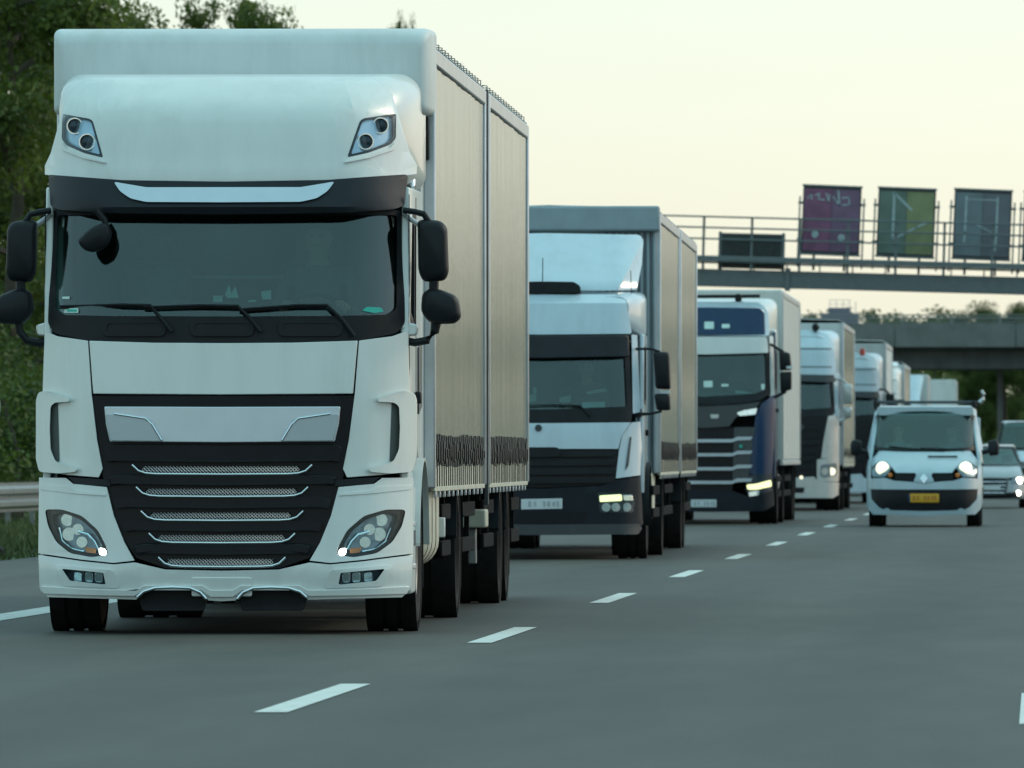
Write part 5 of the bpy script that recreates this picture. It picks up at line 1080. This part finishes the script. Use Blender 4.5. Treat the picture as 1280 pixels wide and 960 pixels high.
np_ = fv.panel('number_plate', rpoly([(1137, 617), (1174, 617), (1174, 628), (1137, 628)], 1), sv_, M_PLATEY, None, .02, .014, .003)
fv.panel('plate_band', [(1135, 618), (1138, 618), (1138, 627.5), (1135, 627.5)], sv_, M_BLUE, np_, .023, .01, 0); plate_marks(fv, np_, 1141, 1172, 619.5, 625.5, sv_, .026, M_INKR)
loft_y('roof', [(1.45, .80, 1.85, 1.985, .06), (1.7, .82, 1.8, 2.01, .10), (4.65, .82, 1.8, 2.02, .10), (4.78, .80, 1.78, 1.98, .10)], M_VAN, van)
box('rear_door', -.88, .88, 4.74, 4.8, .36, 1.82, M_VAN, van, .02); box('floor', -.86, .86, .4, 4.7, .26, .36, M_DARK, van, .02); box('bulkhead', -.86, .86, 2.55, 2.6, .4, 1.8, M_DASH, van, .01)
box('engine_block', -.7, .7, .25, .9, .3, .85, M_DARK, van, .04); box('dashboard', -.85, .85, .85, 1.3, .6, 1.16, M_DASH, van, .06, 3)
for s in (-.45, .45):
    box('seat', s-.24, s+.24, 1.6, 2.1, .62, .82, M_SEAT, van, .05, 3); box('seat_back', s-.23, s+.23, 2.06, 2.2, .8, 1.35, M_SEAT, van, .05, 3); box('head_rest', s-.12, s+.12, 2.08, 2.18, 1.38, 1.58, M_SEAT, van, .04, 3)
rk = empty('roof_rack', (van.location.x, YV, 0), R(-.3), 'low aluminium roof rack with upright end roller on the pale blue van', 'roof rack')
for y in (1.9, 3.1, 4.3): tube('cross_bar', [(-.85, y, 2.075), (.84, y, 2.075)], .018, M_GREYP, rk, 8)
for s in (-.84, .80):
    tube('side_bar', [(s, 1.88, 2.075), (s, 4.4, 2.075)], .02, M_BLACK, rk, 8)
    for y in (1.9, 3.1, 4.3): box('rack_foot', s-.03, s+.03, y-.05, y+.05, 1.97, 2.09, M_BLACK, rk, .01)
tube('end_roller', [(.90, 1.9, 2.06), (.96, 1.9, 2.12), (.97, 1.9, 2.2), (.93, 1.9, 2.27)], [.04, .035, .03, .02], M_ALU, rk, 8)
person((0, 0, 0), 'driver of the pale blue van behind the windscreen', (.12, .16, .2)).location = (van.location.x+.45+.01, YV+1.92, .82)
person((0, 0, 0), 'passenger beside the driver of the pale blue van', (.3, .3, .3), hair=(.12, .08, .05)).location = (van.location.x-.45+.01, YV+1.92, .82)
# ================================================================== cars behind the van
def car(cx, Y0, name, label, paint, W, zroof, zscr, zbon, scr_y, light, L=4.5, roofl=2.8, cat='car'):
    t = empty(name, ((cx-VX)*Y0/F, Y0, 0), 0, label, cat); f = Front(cx, Y0, t)
    P = lambda x, z: (cx+x*f.sc, HY-(z-CH)*f.sc); fl = lambda h: f.full([P(*q) for q in h]); q = lambda h: [P(*p) for p in h]; r = f.sc*.03
    sf = surf([(.15, .06), (.3, 0), (zbon-.2, .05), (zbon-.06, .18), (zbon, .4), (zscr, scr_y), (zroof-.03, scr_y+.75), (zroof, scr_y+1.0)], W, .16, W*.5, .36, 2.2)
    f.panel('bonnet', rpoly(fl([(0, zscr), (W*.76, zscr-.01), (W*.86, zbon-.1), (W*.5, zbon-.14), (0, zbon-.14)]), r*.5), sf, paint, thick=.03, bevel=.01)
    f.panel('windscreen', fl([(0, zroof-.06), (W*.58, zroof-.07), (W*.78, zscr-.01), (0, zscr-.01)]), sf, M_GLASS, off=-.004, thick=.006, bevel=0)
    f.panel('windscreen_surround', [fl([(0, zroof-.02), (W*.62, zroof-.03), (W*.84, zscr-.03), (0, zscr-.04)]), fl([(0, zroof-.07), (W*.56, zroof-.08), (W*.74, zscr+.02), (0, zscr+.02)])], sf, M_BLACK, off=.004, thick=.02)
    loft_y('roof', [(scr_y+.75, W*.58, zroof-.14, zroof-.03, .05), (scr_y+1.1, W*.64, zroof-.16, zroof, .07), (scr_y+roofl*.6, W*.65, zroof-.16, zroof+.01, .07), (scr_y+roofl, W*.6, zroof-.16, zroof-.08, .03)], paint, t)
    gp = f.panel('grille', rpoly(fl([(0, zbon-.15), (.42, zbon-.16), (.36, .34), (0, .33)]), r), sf, M_GLOSSBLACK, thick=.03, off=.01)
    for k in range(4): f.panel('grille_bar', fl([(0, zbon-.22-k*.08), (.4-.015*k, zbon-.22-k*.08), (.4-.015*k, zbon-.235-k*.08), (0, zbon-.235-k*.08)]), sf, M_CHROME, gp, .018, .012, 0)
    f.panel('grille_frame', [rpoly(fl([(0, zbon-.13), (.45, zbon-.14), (.39, .31), (0, .30)]), r), rpoly(fl([(0, zbon-.16), (.41, zbon-.17), (.35, .34), (0, .33)]), r)], sf, M_GREYP, gp, .02, .02, .004)
    f.panel('bumper', [fl([(0, zbon-.17), (.46, zbon-.19), (W*.95, zbon-.30), (W, .45), (W*.97, .22), (0, .2)])], sf, paint, off=0, thick=.05, bevel=.015)
    f.panel('lower_intake', rpoly(fl([(0, .34), (W*.8, .36), (W*.78, .24), (0, .22)]), r), sf, M_BLACK, off=.012, thick=.03)
    np_ = f.panel('number_plate', rpoly(fl([(0, .52), (.26, .52), (.26, .41), (0, .41)]), 1), sf, M_PLATE, None, .035, .02, .003)
    for sd in (0, 1):
        s = -1 if sd else 1
        hd = f.panel('headlamp', rpoly(q([(.52, zbon-.15), (W*.92, zbon-.10), (W*.94, zbon-.26), (.50, zbon-.28)]), r), sf, M_LAMPH, None, .006, .04, side=sd)
        c = f.pt(*P(s*.68, zbon-.2), sf, .02); lathe('bulb', [(-.02, .04), (0, .07), (.02, .075)], c, light, hd, 14)
        fg = f.pt(*P(s*.66, .34), sf, .02); lathe('fog_lamp', [(-.02, .03), (0, .055), (.02, .06)], fg, light, t, 14)
        y1 = L
        side_panel('body_side', t, s*W*.985, [(.52, .25), (.6, zbon-.12), (scr_y, zscr-.04), (scr_y+.3, zscr-.02), (scr_y+roofl+.1, zscr+.0), (y1, zscr-.05), (y1, .3), (y1-.5, .28), (y1-.62, .58), (y1-1.1, .62), (y1-1.2, .26), (1.22, .22), (1.12, .58), (.68, .62), (.56, .3)], paint, .06, .03)
        bm = bmesh.new(); vv = [bm.verts.new(p) for p in ((s*W*.93, scr_y+.15, zscr-.03), (s*W*.93, scr_y+roofl+.2, zscr-.02), (s*W*.64, scr_y+roofl-.1, zroof-.1), (s*W*.64, scr_y+1.0, zroof-.06))]; bm.faces.new(vv); thicken(bm, Vector((-s*.006, 0, 0))); bm_link('side_window', bm, M_SIDEGL, t)
        wheel(t, s*(W-.12), .9, .32, .21); wheel(t, s*(W-.12), L-.85, .32, .21)
        mh = f.housing('mirror', q([(W+.02, zscr+.14), (W+.2, zscr+.13), (W+.2, zscr), (W+.03, zscr-.01)]), scr_y+.35, .14, paint, None, r, sd); f.tubep('mirror_arm', q([(W*.9, zscr-.02), (W+.08, zscr+.04)]), scr_y+.4, .025, M_BLACK, mh, side=sd)
    box('floor', -W*.85, W*.85, .5, L-.1, .2, .3, M_DARK, t, .02); box('boot', -W*.93, W*.93, scr_y+roofl+.1, L-.02, .3, zscr-.06, paint, t, .06, 3); box('dashboard', -W*.8, W*.8, scr_y-.1, scr_y+.4, .4, zscr-.04, M_DASH, t, .05)
    bm = bmesh.new(); vv = [bm.verts.new(p) for p in ((-W*.8, scr_y+roofl+.25, zscr-.06), (W*.8, scr_y+roofl+.25, zscr-.06), (W*.6, scr_y+roofl-.05, zroof-.1), (-W*.6, scr_y+roofl-.05, zroof-.1))]; bm.faces.new(vv); thicken(bm, Vector((0, -.006, 0))); bm_link('rear_window', bm, M_SIDEGL, t)
    for s in (-.4, .4):
        box('seat', s-.22, s+.22, scr_y+.9, scr_y+1.35, .32, .55, M_SEAT, t, .05, 3); box('seat_back', s-.22, s+.22, scr_y+1.3, scr_y+1.45, .5, zroof-.42, M_SEAT, t, .05, 3); box('head_rest', s-.12, s+.12, scr_y+1.32, scr_y+1.42, zroof-.40, zroof-.22, M_SEAT, t, .03, 3)
    return t, f, P
car(1236, 233., 'car', 'grey saloon car with lit headlamps just right of the pale blue van', M_CARGREY, .90, 1.42, .98, .82, 1.15, M_DRL)
car(1277, 330., 'people_carrier', 'pale blue van like vehicle with tall roof behind the grey saloon car', M_WHITE2, .98, 2.28, 1.42, 1.12, .75, M_LAMPH, 4.9, 3.6, 'van')
